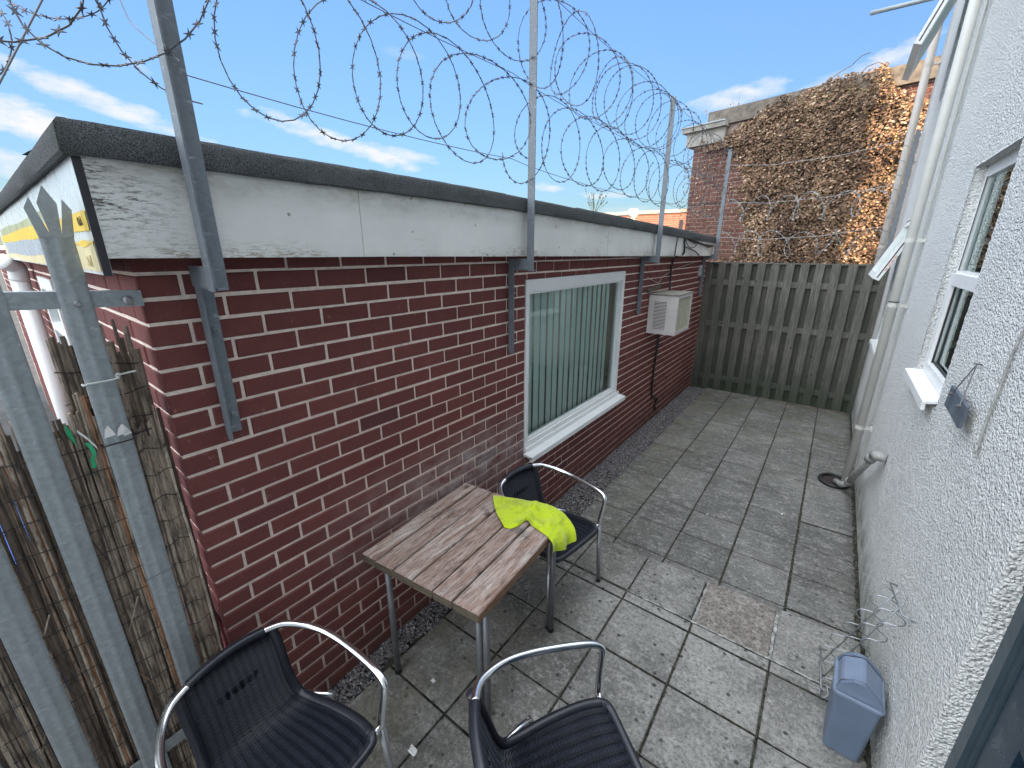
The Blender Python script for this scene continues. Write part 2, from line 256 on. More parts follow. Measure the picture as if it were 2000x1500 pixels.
M['twig'] = plain('ivy_stem', (.20, .13, .09), .9, var=.3, sc=20); M['thicket'] = plain('ivy_thicket', (.06, .045, .032), 1, var=.5, sc=18, bd=.03, bsc=25)
M['concrete'] = plain('weathered_concrete', (.30, .285, .255), .92, var=.3, sc=7, bd=.006, bsc=90)
M['pipe'] = plain('cream_pipe_paint', (.56, .56, .52), .45, var=.07, sc=4); M['pipe_far'] = plain('beige_pipe_paint', (.50, .46, .42), .5, var=.1, sc=4)
M['pipe_old'] = plain('dirty_pipe_paint', (.30, .30, .285), .7, var=.3, sc=25, bd=.003, bsc=60)
M['bin'] = plain('blue_grey_plastic', (.125, .165, .235), .42, var=.08, sc=10, bd=.0006, bsc=300); M['bin_lid'] = plain('pale_blue_grey_plastic', (.17, .215, .30), .40, var=.08, sc=10, bd=.0006, bsc=300)
M['ac'] = plain('ac_casing', (.62, .59, .57), .5, var=.08, sc=8); M['ac_top'] = plain('mossy_ac_casing', (.22, .21, .18), .9, var=.4, sc=25); M['ac_grille'] = plain('cream_grille', (.45, .44, .33), .6, var=.2, sc=20)
M['black'] = plain('black_cable', (.012, .012, .013), .5); M['ochre_clay'] = plain('dark_red_gully', (.022, .012, .011), .6); M['slate'] = plain('slate', (.085, .105, .13), .65, var=.25, sc=15, bd=.002)
M['door'] = plain('navy_door_paint', (.010, .026, .045), .32, var=.15, sc=5); M['door_frame'] = plain('grey_navy_frame', (.035, .055, .07), .45, var=.15, sc=5)
M['ground'] = plain('asphalt', (.06, .06, .06), .95, var=.3, sc=3, bd=.01); M['white_p'] = plain('white_paper', (.72, .72, .70), .8); M['green_tape'] = plain('green_tape', (.02, .38, .16), .45)
M['cream'] = plain('cream_board', (.62, .55, .50), .7); M['bluep'] = plain('blue_plastic', (.02, .10, .42), .4); M['red_pole'] = plain('dull_red_hose', (.22, .055, .06), .6)
M['yellow'] = plain('reflected_yellow', (.80, .52, .02), .35); M['sgrey'] = plain('reflected_pale_grey', (.60, .64, .66), .3); M['sgreen'] = plain('reflected_hill_green', (.36, .38, .22), .4, var=.3); M['scream'] = plain('reflected_cream', (.70, .60, .34), .35, var=.15); M['sslate'] = plain('reflected_blue_grey', (.36, .41, .50), .3)  # street reflection put into flat colours for the end board
M['letter_dark'] = plain('reflected_letter', (.10, .08, .03), .5); M['redsticker'] = plain('red_lettering', (.55, .06, .02), .5); M['osticker'] = plain('orange_lettering', (.70, .25, .02), .5); M['plant'] = plain('dry_weed', (.16, .15, .07), .8)
M['clip'] = plain('pale_cable_tie', (.55, .57, .55), .5)

# ---------------------------------------------------------------- mesh helpers
class MB:
    def __init__(s): s.v = []; s.f = []; s.r = []; s.mi = []; s.cur = .5; s.m = 0
    def add(s, vs, fs, r=None, mi=None):
        k = len(s.v); s.v += [tuple(map(float, q)) for q in vs]; r = s.cur if r is None else r; mi = s.m if mi is None else mi
        for f in fs: s.f.append(tuple(i + k for i in f)); s.r.append(r); s.mi.append(mi)
    def box(s, a, b, r=None, mi=None):
        (x0, y0, z0), (x1, y1, z1) = a, b
        s.add([(x0, y0, z0), (x1, y0, z0), (x1, y1, z0), (x0, y1, z0), (x0, y0, z1), (x1, y0, z1), (x1, y1, z1), (x0, y1, z1)],
              [(0, 3, 2, 1), (4, 5, 6, 7), (0, 1, 5, 4), (1, 2, 6, 5), (2, 3, 7, 6), (3, 0, 4, 7)], r, mi)
    def obox(s, o, u, v, w, r=None, mi=None):
        o, u, v, w = map(np.array, (o, u, v, w)); P = [o, o + u, o + u + v, o + v]; P += [q + w for q in P]
        s.add(P, [(0, 3, 2, 1), (4, 5, 6, 7), (0, 1, 5, 4), (1, 2, 6, 5), (2, 3, 7, 6), (3, 0, 4, 7)], r, mi)
    def cbox(s, a, b, c=.004, r=None, mi=None):   # box with chamfered top edges
        (x0, y0, z0), (x1, y1, z1) = a, b; q = c
        P = [(x0, y0, z0), (x1, y0, z0), (x1, y1, z0), (x0, y1, z0), (x0, y0, z1 - q), (x1, y0, z1 - q), (x1, y1, z1 - q), (x0, y1, z1 - q), (x0 + q, y0 + q, z1), (x1 - q, y0 + q, z1), (x1 - q, y1 - q, z1), (x0 + q, y1 - q, z1)]
        s.add(P, [(0, 3, 2, 1), (0, 1, 5, 4), (1, 2, 6, 5), (2, 3, 7, 6), (3, 0, 4, 7), (4, 5, 9, 8), (5, 6, 10, 9), (6, 7, 11, 10), (7, 4, 8, 11), (8, 9, 10, 11)], r, mi)
    def tube(s, pts, rad, n=8, caps=True, r=None, mi=None, closed=False):
        P = [np.array(q, float) for q in pts]; L = len(P); rad = rad if hasattr(rad, '__len__') else [rad] * L
        rings = []; up = None
        for i in range(L):
            t = (P[(i + 1) % L] - P[i - 1]) if (closed or 0 < i < L - 1) else (P[1] - P[0] if i == 0 else P[-1] - P[-2])
            t = t / (np.linalg.norm(t) + 1e-12)
            if up is None:
                up = np.array([0, 0, 1.]) if abs(t[2]) < .9 else np.array([1., 0, 0])
            up = up - t * (up @ t); nn = np.linalg.norm(up); up = up / nn if nn > 1e-6 else np.cross(t, [1, 0, .3]); b = np.cross(t, up)
            rings.append([P[i] + rad[i] * (math.cos(2 * PI * k / n) * up + math.sin(2 * PI * k / n) * b) for k in range(n)])
        V = [q for g in rings for q in g]; F = []
        for i in range(L if closed else L - 1):
            j = (i + 1) % L
            for k in range(n): F.append((i * n + k, i * n + (k + 1) % n, j * n + (k + 1) % n, j * n + k))
        if caps and not closed: F.append(tuple(range(n - 1, -1, -1))); F.append(tuple((L - 1) * n + k for k in range(n)))
        s.add(V, F, r, mi)
    def sheet(s, grid, r=None, mi=None):
        a, b = len(grid), len(grid[0]); V = [p for g in grid for p in g]
        s.add(V, [(i * b + j, i * b + j + 1, (i + 1) * b + j + 1, (i + 1) * b + j) for i in range(a - 1) for j in range(b - 1)], r, mi)
    def build(s, name, mat, parent=None, smooth=False, org=None):
        me = bpy.data.meshes.new(name); V = s.v
        if org is not None: V = [(q[0] - org[0], q[1] - org[1], q[2] - org[2]) for q in V]
        me.from_pydata(V, [], s.f)
        for q in (mat if isinstance(mat, list) else [mat]): me.materials.append(M[q])
        if isinstance(mat, list): me.polygons.foreach_set('material_index', s.mi)
        at_ = me.attributes.new('rnd', 'FLOAT', 'FACE'); at_.data.foreach_set('value', s.r)
        if smooth: me.polygons.foreach_set('use_smooth', [True] * len(s.f))
        me.update(); o = bpy.data.objects.new(name, me); COL.objects.link(o)
        if parent is not None: o.parent = parent
        return o
def tag(o, label=None, cat=None, group=None, kind=None):
    for k, v in (('label', label), ('category', cat), ('group', group), ('kind', kind)):
        if v: o[k] = v
    return o
def empty(name, loc=(0, 0, 0), rz=0):
    o = bpy.data.objects.new(name, None); o.location = loc; o.rotation_euler.z = rz; o.empty_display_size = .05; COL.objects.link(o); return o
def copy_tree(o, parent=None):
    c = o.copy(); COL.objects.link(c)
    if parent: c.parent = parent
    for ch in [q for q in bpy.data.objects if q.parent == o]: copy_tree(ch, c)
    return c
def smooth_path(pts, k=6, closed=False):
    P = [np.array(p, float) for p in pts]; out = []; n = len(P)
    for i in range(n if closed else n - 1):
        p0, p1, p2, p3 = (P[(i - 1) % n], P[i], P[(i + 1) % n], P[(i + 2) % n]) if closed else (P[max(i - 1, 0)], P[i], P[i + 1], P[min(i + 2, n - 1)])
        for j in range(k):
            t = j / k; out.append(.5 * ((2 * p1) + (-p0 + p2) * t + (2 * p0 - 5 * p1 + 4 * p2 - p3) * t * t + (-p0 + 3 * p1 - 3 * p2 + p3) * t ** 3))
    if not closed: out.append(P[-1])
    return out
def text_mesh(body, size, name, mat, parent, mtx, ext=.0006):
    cu = bpy.data.curves.new(name, 'FONT'); cu.body = body; cu.size = size; cu.extrude = ext; cu.resolution_u = 3
    to = bpy.data.objects.new(name, cu); COL.objects.link(to); bpy.context.view_layer.update()
    me = bpy.data.meshes.new_from_object(to); bpy.data.objects.remove(to); me.materials.clear(); me.materials.append(M[mat])
    o = bpy.data.objects.new(name, me); COL.objects.link(o); o.parent = parent; o.matrix_basis = mtx; return o
UP = 0.06   # upper paving level

# ---------------------------------------------------------------- bricks
def bricks(mb, o, u, nrm, length, ztop, zbot, holes=(), first_half=True, proud=.004, bl=.225, ch=.075, j=.0120):
    """stretcher bond: a mortar bed line lies at ztop; bricks are chamfered blocks standing a little proud of the mortar"""
    o = np.array(o, float); u = np.array(u, float); nrm = np.array(nrm, float); c = .0035; half = first_half; z = ztop
    def one(a, b, z0, z1, r):
        if a == 0: a = -proud
        if b - a < .012 or z1 - z0 < .012: return
        e = proud + random.uniform(-.0012, .0016); cc = min(c, (b - a) * .3)
        W_ = lambda s, zz, d: o + u * s + nrm * d + np.array([0, 0, zz])
        P = [W_(a, z0, -.002), W_(b, z0, -.002), W_(b, z1, -.002), W_(a, z1, -.002), W_(a, z0, e - cc), W_(b, z0, e - cc), W_(b, z1, e - cc), W_(a, z1, e - cc), W_(a + cc, z0 + cc, e), W_(b - cc, z0 + cc, e), W_(b - cc, z1 - cc, e), W_(a + cc, z1 - cc, e)]
        P = P[:4] + [q_ + u * random.uniform(-.0011, .0011) + np.array([0, 0, random.uniform(-.0011, .0011)]) for q_ in P[4:]]
        F = [(0, 1, 5, 4), (1, 2, 6, 5), (2, 3, 7, 6), (3, 0, 4, 7), (4, 5, 9, 8), (5, 6, 10, 9), (6, 7, 11, 10), (7, 4, 8, 11), (8, 9, 10, 11)]
        mb.add(P, F, r)
    while z > zbot:
        z1 = z - j / 2; z0 = z - ch + j / 2; s = 0; L = .1075 if half else .220; wc = .0012 * math.sin(z * 777)
        while s < length:
            a = s + (j / 2 if s > 0 else 0); b = min(s + L - j / 2, length); r = random.random(); wob = wc + (random.uniform(-.0013, .0013) if s > 0 else 0)
            rects = [(a, b, z0 + wob, z1 + wob)]
            for (ha, hb, hz0, hz1) in holes:
                nr = []
                for (p, q, y0, y1) in rects:
                    if q <= ha or p >= hb or y1 <= hz0 or y0 >= hz1: nr.append((p, q, y0, y1)); continue
                    if p < ha: nr.append((p, ha, y0, y1))
                    if q > hb: nr.append((hb, q, y0, y1))
                    p2, q2 = max(p, ha), min(q, hb)
                    if y1 > hz1: nr.append((p2, q2, hz1, y1))
                    if y0 < hz0: nr.append((p2, q2, y0, hz0))
                rects = nr
            for q in rects: one(*q, r)
            s += L; L = bl
        z -= ch; half = not half

# ================================================================= GROUND
mb = MB(); mb.sheet([[(-120, -60, -.12), (120, -60, -.12)], [(-120, 200, -.12), (120, 200, -.12)]]); tag(mb.build('ground', 'ground'), kind='structure')
mb = MB(); mb.box((.0, 2.598, -.10), (2.16, 7.25, -.0055)); mb.box((.0, .2, -.10), (2.16, 2.57, .0545)); mb.box((.2, -2, -.10), (2.16, .2, .0545)); tag(mb.build('soil', 'joint'), kind='structure')
def line(mb, x0, y0, x1, y1, w, z=UP - .0025, mi=2, var=.5):
    d = np.array([x1 - x0, y1 - y0]); L = np.linalg.norm(d); nn = np.array([-d[1], d[0]]) / L * w / 2; k = max(2, int(L / .022)); g = []
    for i in range(k + 1):
        p = np.array([x0, y0]) + d * i / k; e = 1 + random.uniform(-var, var); e2 = 1 + random.uniform(-var, var); h = random.uniform(-.0015, .0015); g.append([(p[0] - nn[0] * e, p[1] - nn[1] * e, z + h), (p[0] + nn[0] * e2, p[1] + nn[1] * e2, z + h)])
    mb.sheet(g, mi=mi)
def slab(mb, x0, x1, y0, y1, z, r=None, mi=None):
    dz = [random.uniform(-.0025, .0025) for _ in range(4)]; g = .0035 + random.uniform(0, .0022); k = len(mb.v)
    mb.cbox((x0 + g, y0 + g, z - .04), (x1 - g, y1 - g, z), .005, random.random() if r is None else r, mi)
    for q in range(k + 4, k + 12):
        x, y, zz = mb.v[q]; i = (1 if x > (x0 + x1) / 2 else 0) + (2 if y > (y0 + y1) / 2 else 0); mb.v[q] = (x, y, zz + dz[i])
mb = MB(); cols = [.264, .641, 1.018, 1.395, 1.772, 2.150]
for i in range(5):
    y = 2.735; slab(mb, cols[i], cols[i + 1], 2.60, 2.735, -.001)
    while y < 7.15:
        y2 = min(y + .3773, 7.2); slab(mb, cols[i] - (random.uniform(0, .02) if i == 0 else 0), cols[i + 1], y, y2, 0); y = y2
for a_ in ((1.772, 2.6, 1.772, 5.4, .017), (1.395, 2.6, 1.395, 4.9, .012), (1.018, 2.6, 1.018, 4.6, .009), (.641, 3.2, .641, 4.9, .009), (1.8, 2.735, 2.14, 2.735, .010), (1.78, 3.85, 2.14, 3.85, .012), (1.9, 3.30, 2.14, 3.33, .010)): line(mb, *a_, z=-.0004, mi=1, var=.3)
line(mb, 2.143, 2.6, 2.147, 7.1, .035, z=.003, mi=1, var=.5)
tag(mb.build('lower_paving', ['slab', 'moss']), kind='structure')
mb = MB(); cx = [.14, .545, .940, 1.3435, 1.744, 2.150]
rows = [(2.208, 2.602), (2.118, 2.204), (1.733, 2.118), (1.345, 1.733), (.955, 1.345), (.57, .955), (.18, .57), (-.2, .18), (-.6, -.2), (-1.0, -.6)]
for j, (a, b) in enumerate(rows):
    for i in range(5):
        sk = .012 * (i - 2) if j == 0 else 0
        if j == 0 and i == 3: slab(mb, cx[i], cx[i + 1] - .01, a, b + sk, UP, .5, 1)
        elif j == 1: slab(mb, cx[i], cx[i + 1], a + .004, b - .004, UP - .001, .62)
        else: slab(mb, cx[i], cx[i + 1] - (.012 if j == 0 and i in (2, 4) else 0), a, b + sk, UP)
mb.m = 2   # pale pointing in the front joints
line(mb, .94, 2.206, 2.14, 2.206, .012); line(mb, 1.3435, 2.21, 1.3435, 2.59, .013); line(mb, 1.738, 2.21, 1.738, 2.59, .015)
for a_ in ((1.744, -.2, 1.744, 2.11, .011), (1.3435, 1.2, 1.3435, 2.11, .011), (1.0, 2.117, 2.14, 2.117, .009), (.94, .5, .94, 2.1, .008), (.6, 1.733, 1.8, 1.733, .008)): line(mb, *a_, z=UP - .0006, mi=3, var=.3)
line(mb, 2.147, .3, 2.147, 2.6, .035, z=UP + .002, mi=3, var=.5)
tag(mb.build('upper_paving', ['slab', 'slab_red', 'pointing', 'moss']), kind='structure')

def stones(mb, x0f, x1f, y0, y1, z, n):
    for _ in range(n):
        y = random.uniform(y0, y1); x = random.uniform(x0f(y), x1f(y)); s = random.uniform(.0045, .0105); zz = z + random.uniform(-.006, .008)
        th = random.uniform(0, PI); a, b = math.cos(th), math.sin(th); r = random.random()
        q = [(random.uniform(.7, 1.2) * s, 0, 0), (-random.uniform(.7, 1.2) * s, 0, 0), (0, random.uniform(.6, 1) * s, 0), (0, -random.uniform(.6, 1) * s, 0), (random.uniform(-.3, .3) * s, random.uniform(-.3, .3) * s, random.uniform(.5, .9) * s), (0, 0, -.5 * s)]
        mb.add([(x + a * u - b * v, y + b * u + a * v, zz + w) for u, v, w in q], [(0, 2, 4), (2, 1, 4), (1, 3, 4), (3, 0, 4), (2, 0, 5), (1, 2, 5), (3, 1, 5), (0, 3, 5)], r)
mb = MB(); stones(mb, lambda y: .004, lambda y: .268 + .012 * math.sin(y * 9) + .01 * math.sin(y * 23), 2.6, 7.1, .004, 17000)
stones(mb, lambda y: .004, lambda y: .135 + .018 * math.sin(y * 11) + .012 * math.sin(y * 31), .35, 2.6, UP - .002, 5200); stones(mb, lambda y: .2, lambda y: 1.9, 2.62, 6.5, .003, 26)
tag(mb.build('gravel', 'gravel'), kind='stuff')

# ================================================================= RED BRICK BUILDING on the left
BZ = 2.08; YC = .3575; WY0, WY1, WZ0, WZ1 = 2.352, 4.032, .70, 1.966
bb = empty('brick_building', (0, 0, 0)); tag(bb, 'low dark red brick building with flat felt roof and peeling white fascia', 'building')
ED = np.array([-.9996, .0297, 0]); EN = np.array([-.0297, -.9996, 0])       # end wall direction and outward normal
mb = MB(); bricks(mb, (0, YC, 0), (0, 1, 0), (1, 0, 0), 6.95, BZ + .075, -.12, [(WY0 - YC, WY1 - YC, WZ0 - .03, WZ1)], first_half=False)
bricks(mb, (0, YC, 0), ED, EN, 7.5, BZ + .075, -.12, [(2.05, 2.75, 1.1, 1.98)], first_half=True)
mb.build('wall', 'brick', bb)
mb = MB(); s = -.002
for (y0, y1, z0, z1) in ((YC, WY0, -.2, 2.2), (WY1, 7.31, -.2, 2.2), (WY0, WY1, -.2, WZ0 - .03), (WY0, WY1, WZ1, 2.2)): mb.box((-.10, y0 + .003, z0), (s, y1, z1))
e0 = np.array([-.103, YC + .004, -.2]); mb.obox(e0, ED * 1.95, -EN * .1, (0, 0, 2.4)); mb.obox(e0 + ED * 2.65, ED * 5, -EN * .1, (0, 0, 2.4)); mb.obox(e0 + ED * 1.95, ED * .7, -EN * .1, (0, 0, 1.3)); mb.obox(e0 + ED * 1.95 + np.array([0, 0, 2.18]), ED * .7, -EN * .1, (0, 0, .2))
mb.box((-7.6, 7.2, -.2), (-.1, 7.31, 2.2))
mb.build('mortar', 'mortar', bb)
# fascia board, roof, felt kerb
XF = .12
def fz(y):  # (fascia bottom, fascia top, felt top)
    q = [(.0, 2.127, 2.368, 2.448), (.28, 2.128, 2.369, 2.449), (1.2, 2.124, 2.370, 2.446), (2.05, 2.117, 2.366, 2.443), (4.4, 2.098, 2.315, 2.402), (6.95, 2.078, 2.258, 2.345), (9, 2.06, 2.2, 2.30)]
    for a, b in zip(q, q[1:]):
        if y <= b[0]: t = (y - a[0]) / (b[0] - a[0]); return [a[i] + (b[i] - a[i]) * t for i in (1, 2, 3)]
mb = MB(); seams = [.272, 1.06, 2.2, 3.34, 4.6, 5.8, 7.0]
for a, b in zip(seams, seams[1:]):
    ys = np.linspace(a + .0012, b - .0012, 9); d = random.uniform(-.0015, .0015)
    mb.sheet([[(XF + d, y, fz(y)[0]) for y in ys], [(XF + d, y, fz(y)[1] + .03) for y in ys]][::-1]); mb.sheet([[(XF + d, y, fz(y)[0]) for y in ys], [(XF + d - .02, y, fz(y)[0]) for y in ys]])
    for y in (ys[0], ys[-1]): mb.sheet([[(XF + d, y, fz(y)[0]), (XF + d, y, fz(y)[1] + .03)], [(XF + d - .02, y, fz(y)[0]), (XF + d - .02, y, fz(y)[1] + .03)]])
mb.build('fascia_board', 'fascia', bb)
mb = MB(); mb.box((-.02, .30, 2.135), (XF - .021, 6.99, 2.148)); mb.build('soffit', 'dark_gasket', bb)
# felt: rolled edge over the fascia, sheets overlapping at seams
mb = MB(); fs = [.262, 1.129, 1.977, 2.817, 3.801, 4.75, 5.75, 7.03]
prof = [(-.004, 0.004), (.016, -.001), (.022, .006), (.021, .040), (.019, .068), (.010, .080), (-.006, .084), (-.04, .084)]
for i, (a, b) in enumerate(zip(fs, fs[1:])):
    ys = np.linspace(a, b + .0, 14); sc = 1 + (.055 if i % 2 else 0)
    g = []
    for y in ys:
        f0, f1, f2 = fz(y); hh = f2 - f1; row = []
        for dx, dz in prof: row.append((XF + dx * sc + random.uniform(-.0012, .0012), .272 - dx if (i == 0 and y == ys[0]) else y, f1 + dz / .082 * hh * (sc if dz > .01 else 1) + random.uniform(-.0012, .0012)))
        row.append((-.5, y, f2 - .01)); g.append(row)
    mb.sheet(g)
    if i: k = [q for q in g[0]]; mb.add(k, [tuple(range(len(k)))])
def EP(s, off, z): return tuple(np.array([XF, .272, 0]) + ED * s + EN * off + np.array([0, 0, z]))
g = []
for s_ in np.linspace(-.0, 7.6, 40): g.append([EP(s_ if s_ > 0 else -dx, dx + .0, 2.369 + dz / .082 * .080 + (random.uniform(-.002, .002) if s_ > 0 else 0)) for dx, dz in prof] + [EP(s_, -.6, 2.438)])
mb.sheet(g)
cf = [(XF + .03, .262, 2.37), (XF + .026, .25, 2.44), (XF - .02, .262, 2.452)]
fk = mb.build('felt_kerb', 'felt', bb, smooth=True); fk.data.set_sharp_from_angle(angle=R(40))
mb = MB(); mb.sheet([[(XF - .06, .33, 2.438), (-7.4, .55, 2.43)], [(XF - .06, 4.4, 2.392), (-7.4, 4.4, 2.40)], [(XF - .06, 7.2, 2.335), (-7.4, 7.2, 2.36)]]); mb.build('roof', 'felt', bb)
# glossy end board: the street's reflection is painted on as bands and letters
sg = MB(); sg.obox(EP(.018, 0, 2.085), ED * 3.6, -EN * .018, (0, 0, .30)); gloss_board = sg.build('reflection_board', 'sgrey', bb)
# the board faces the street: bands set 1 mm proud
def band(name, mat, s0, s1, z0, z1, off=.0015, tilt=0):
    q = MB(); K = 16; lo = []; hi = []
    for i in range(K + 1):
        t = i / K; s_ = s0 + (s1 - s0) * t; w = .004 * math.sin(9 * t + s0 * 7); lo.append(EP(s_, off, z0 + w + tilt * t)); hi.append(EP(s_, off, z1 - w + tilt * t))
    q.sheet([lo, hi]); return q.build(name, mat, gloss_board)
band('reflected_hill', 'sgreen', .55, 3.4, 2.245, 2.285); band('yellow_band', 'yellow', .03, 3.5, 2.196, 2.248, .0022); band('cream_band', 'scream', .03, 3.5, 2.092, 2.176, .0018); band('grey_patch', 'sslate', 1.05, 3.3, 2.125, 2.196, .0028)
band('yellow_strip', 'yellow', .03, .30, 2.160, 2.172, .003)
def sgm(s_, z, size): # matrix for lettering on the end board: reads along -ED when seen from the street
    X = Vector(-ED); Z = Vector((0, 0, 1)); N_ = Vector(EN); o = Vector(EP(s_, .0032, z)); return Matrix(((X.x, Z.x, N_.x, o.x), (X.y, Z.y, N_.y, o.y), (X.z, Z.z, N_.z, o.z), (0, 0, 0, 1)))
text_mesh('OrA', .034, 'reflected_letters', 'letter_dark', gloss_board, sgm(.16, 2.212, 0)); text_mesh('K', .036, 'reflected_letters', 'letter_dark', gloss_board, sgm(.80, 2.208, 0)); text_mesh('RM', .045, 'reflected_letters', 'scream', gloss_board, sgm(.18, 2.105, 0), .001)
q = MB(); q.obox(EP(-.0005, .003, 2.083), ED * .007, -EN * .0175, (0, 0, .285))
q.build('corner_trim', 'dark_gasket', bb)
# big window
win = empty('window'); win.parent = bb
mb = MB(); X0 = -.045; X1 = .010; fw = .062
mb.box((X0, WY0 + .003, WZ0 + .0), (X1, WY0 + .045, WZ1 - .003)); mb.box((X0, WY1 - fw, WZ0), (X1, WY1 - .003, WZ1 - .003)); mb.box((X0, WY0 + .045, WZ1 - .085), (X1, WY1 - fw, WZ1 - .003)); mb.box((X0, WY0 + .045, WZ0 + .0), (X1, WY1 - fw, WZ0 + .07))
mb.box((X0, WY0 + .051, WZ0 + .076), (X1 - .012, WY0 + .062, WZ1 - .091)); mb.box((X0, WY1 - fw - .018, WZ0 + .076), (X1 - .012, WY1 - fw - .006, WZ1 - .091)); mb.box((X0, WY0 + .063, WZ0 + .07), (X1 - .012, WY1 - fw - .019, WZ0 + .088)); mb.box((X0, WY0 + .063, WZ1 - .101), (X1 - .012, WY1 - fw - .019, WZ1 - .086))
mb.build('frame', 'upvc', win)
mb = MB(); mb.box((X0 + .005, WY0 + .0455, WZ0 + .0705), (X1 - .016, WY0 + .0505, WZ1 - .0855)); mb.box((X0 + .005, WY1 - fw - .0055, WZ0 + .0705), (X1 - .016, WY1 - fw - .0005, WZ1 - .0855)); mb.box((X0 + .005, WY0 + .0510, WZ0 + .0705), (X1 - .016, WY1 - fw - .0060, WZ0 + .0755)); mb.build('gasket', 'dark_gasket', win)
mb = MB(); yy = [(WY0 - .012, WY1 + .07)]; a, b = yy[0]
mb.obox((X1 + .001, a, WZ0 - .006), (.075, 0, -.012), (0, b - a, 0), (0, 0, -.016)); mb.box((X1 + .062, a, WZ0 - .058), (X1 + .078, b, WZ0 - .0185)); mb.box((X1 + .001, a + .02, WZ0 - .005), (X1 + .012, b - .03, WZ0 + .03)); mb.build('sill', 'upvc', win)
mb = MB(); mb.sheet([[(-.028, WY0 + .05, WZ0 + .075), (-.028, WY1 - .066, WZ0 + .075)], [(-.028, WY0 + .05, WZ1 - .09), (-.028, WY1 - .066, WZ1 - .09)]]); mb.build('pane', 'glass', win)
mb = MB(); y = WY0 + .05; k = 0
while y < WY1 - .15:
    mb.obox((-.078 - (.003 if k % 2 else 0), y, WZ0 + .04), (-.012, .0905, 0), (-.001, .0001, 0), (0, 0, WZ1 - WZ0 - .05), random.random()); y += .0945; k += 1
mb.build('blind', 'blind', win)
mb = MB(); mb.box((-1.4, WY0 - .1, .4), (-1.38, WY1 + .1, 2.1)); mb.build('back_wall', 'dark_room', win)
# end wall window
w2 = empty('window'); w2.parent = bb
def E2(s_, off, z): return np.array([0, YC, 0]) + ED * s_ + EN * off + np.array([0, 0, z])
mb = MB()
for (s0, s1, z0, z1) in ((2.05, 2.12, 1.1, 1.98), (2.68, 2.75, 1.1, 1.98), (2.12, 2.68, 1.1, 1.17), (2.12, 2.68, 1.90, 1.98), (2.12, 2.68, 1.62, 1.67)): mb.obox(E2(s0, -.03, z0), ED * (s1 - s0), EN * .045, (0, 0, z1 - z0))
mb.build('frame', 'upvc', w2)
mb = MB(); mb.sheet([[E2(2.7, -.02, 1.15), E2(2.1, -.02, 1.15)], [E2(2.7, -.02, 1.95), E2(2.1, -.02, 1.95)]]); mb.build('pane', 'glass', w2); mb = MB(); mb.obox(E2(2.05, -.3, 1.0), ED * .8, EN * .02, (0, 0, 1.1)); mb.build('back_wall', 'dark_room', w2)
# white downpipe on the end wall
dp = MB(); px, py = -3.12, .372; dp.tube([(px, py, -.05), (px, py, 1.95)], .052, 14); dp.tube(smooth_path([(px, py, 1.94), (px + .02, py - .0, 2.03), (px + .08, py - .06, 2.075)], 5), .054, 14); o = dp.build('downpipe', 'upvc', None, True); tag(o, 'white round downpipe on the far end wall, seen between the spiked pales', 'downpipe')

# ================================================================= GALVANISED POSTS carrying the razor wire
posts = [(.52, 3.47), (2.185, 3.475), (4.425, 3.476), (6.93, 3.468)]
pl = ['galvanised angle post nearest the spiked fence, crossing the peeling end of the fascia', 'galvanised angle post just left of the big window, tallest in the photo', 'galvanised angle post between the big window and the air conditioner', 'galvanised angle post at the far end of the brick wall, beside the wooden fence']
POSTS = []
for (y, zt), lb in zip(posts, pl):
    t = empty('steel_post', (0, y, 0)); tag(t, lb, 'post', 'galvanised posts on the brick building')
    T = .005; w = .050
    mb = MB(); zb = 1.512; zl = 2.075   # wall bracket: angle iron bolted flat on the bricks
    mb.box((.0095, -w / 2, zb + .01), (.0145, w / 2, zl)); mb.box((.0145, -w / 2, zb - .008), (.052, -w / 2 + T, zl - .001)); mb.box((.0148, -w / 2 - .0006, zl - .035), (.200, -w / 2 - .006, zl + .028)); mb.box((.040, -w / 2 - .0007, zl - .0405), (.200, w / 2 - .02, zl - .0355))
    mb.build('wall_bracket', 'galv', t)
    mb = MB(); mb.box((.157, -w / 2 - .0115, 2.035), (.162, w / 2 - .006, zt)); mb.box((.1625, -w / 2 - .0115, 2.032), (.204, -w / 2 - .0065, zt - .004)); mb.build('upright', 'galv', t)
    for zz in (zb + .08, zb + .38):
        mb = MB(); mb.tube([(.0145, .008, zz), (.0185, .008, zz)], .0095, 12); mb.tube([(.0186, .008, zz), (.026, .008, zz)], .008, 6); mb.tube([(.0261, .008, zz), (.040, .008, zz)], .004, 8); mb.build('bolt', 'tube', t)
    POSTS.append(t)

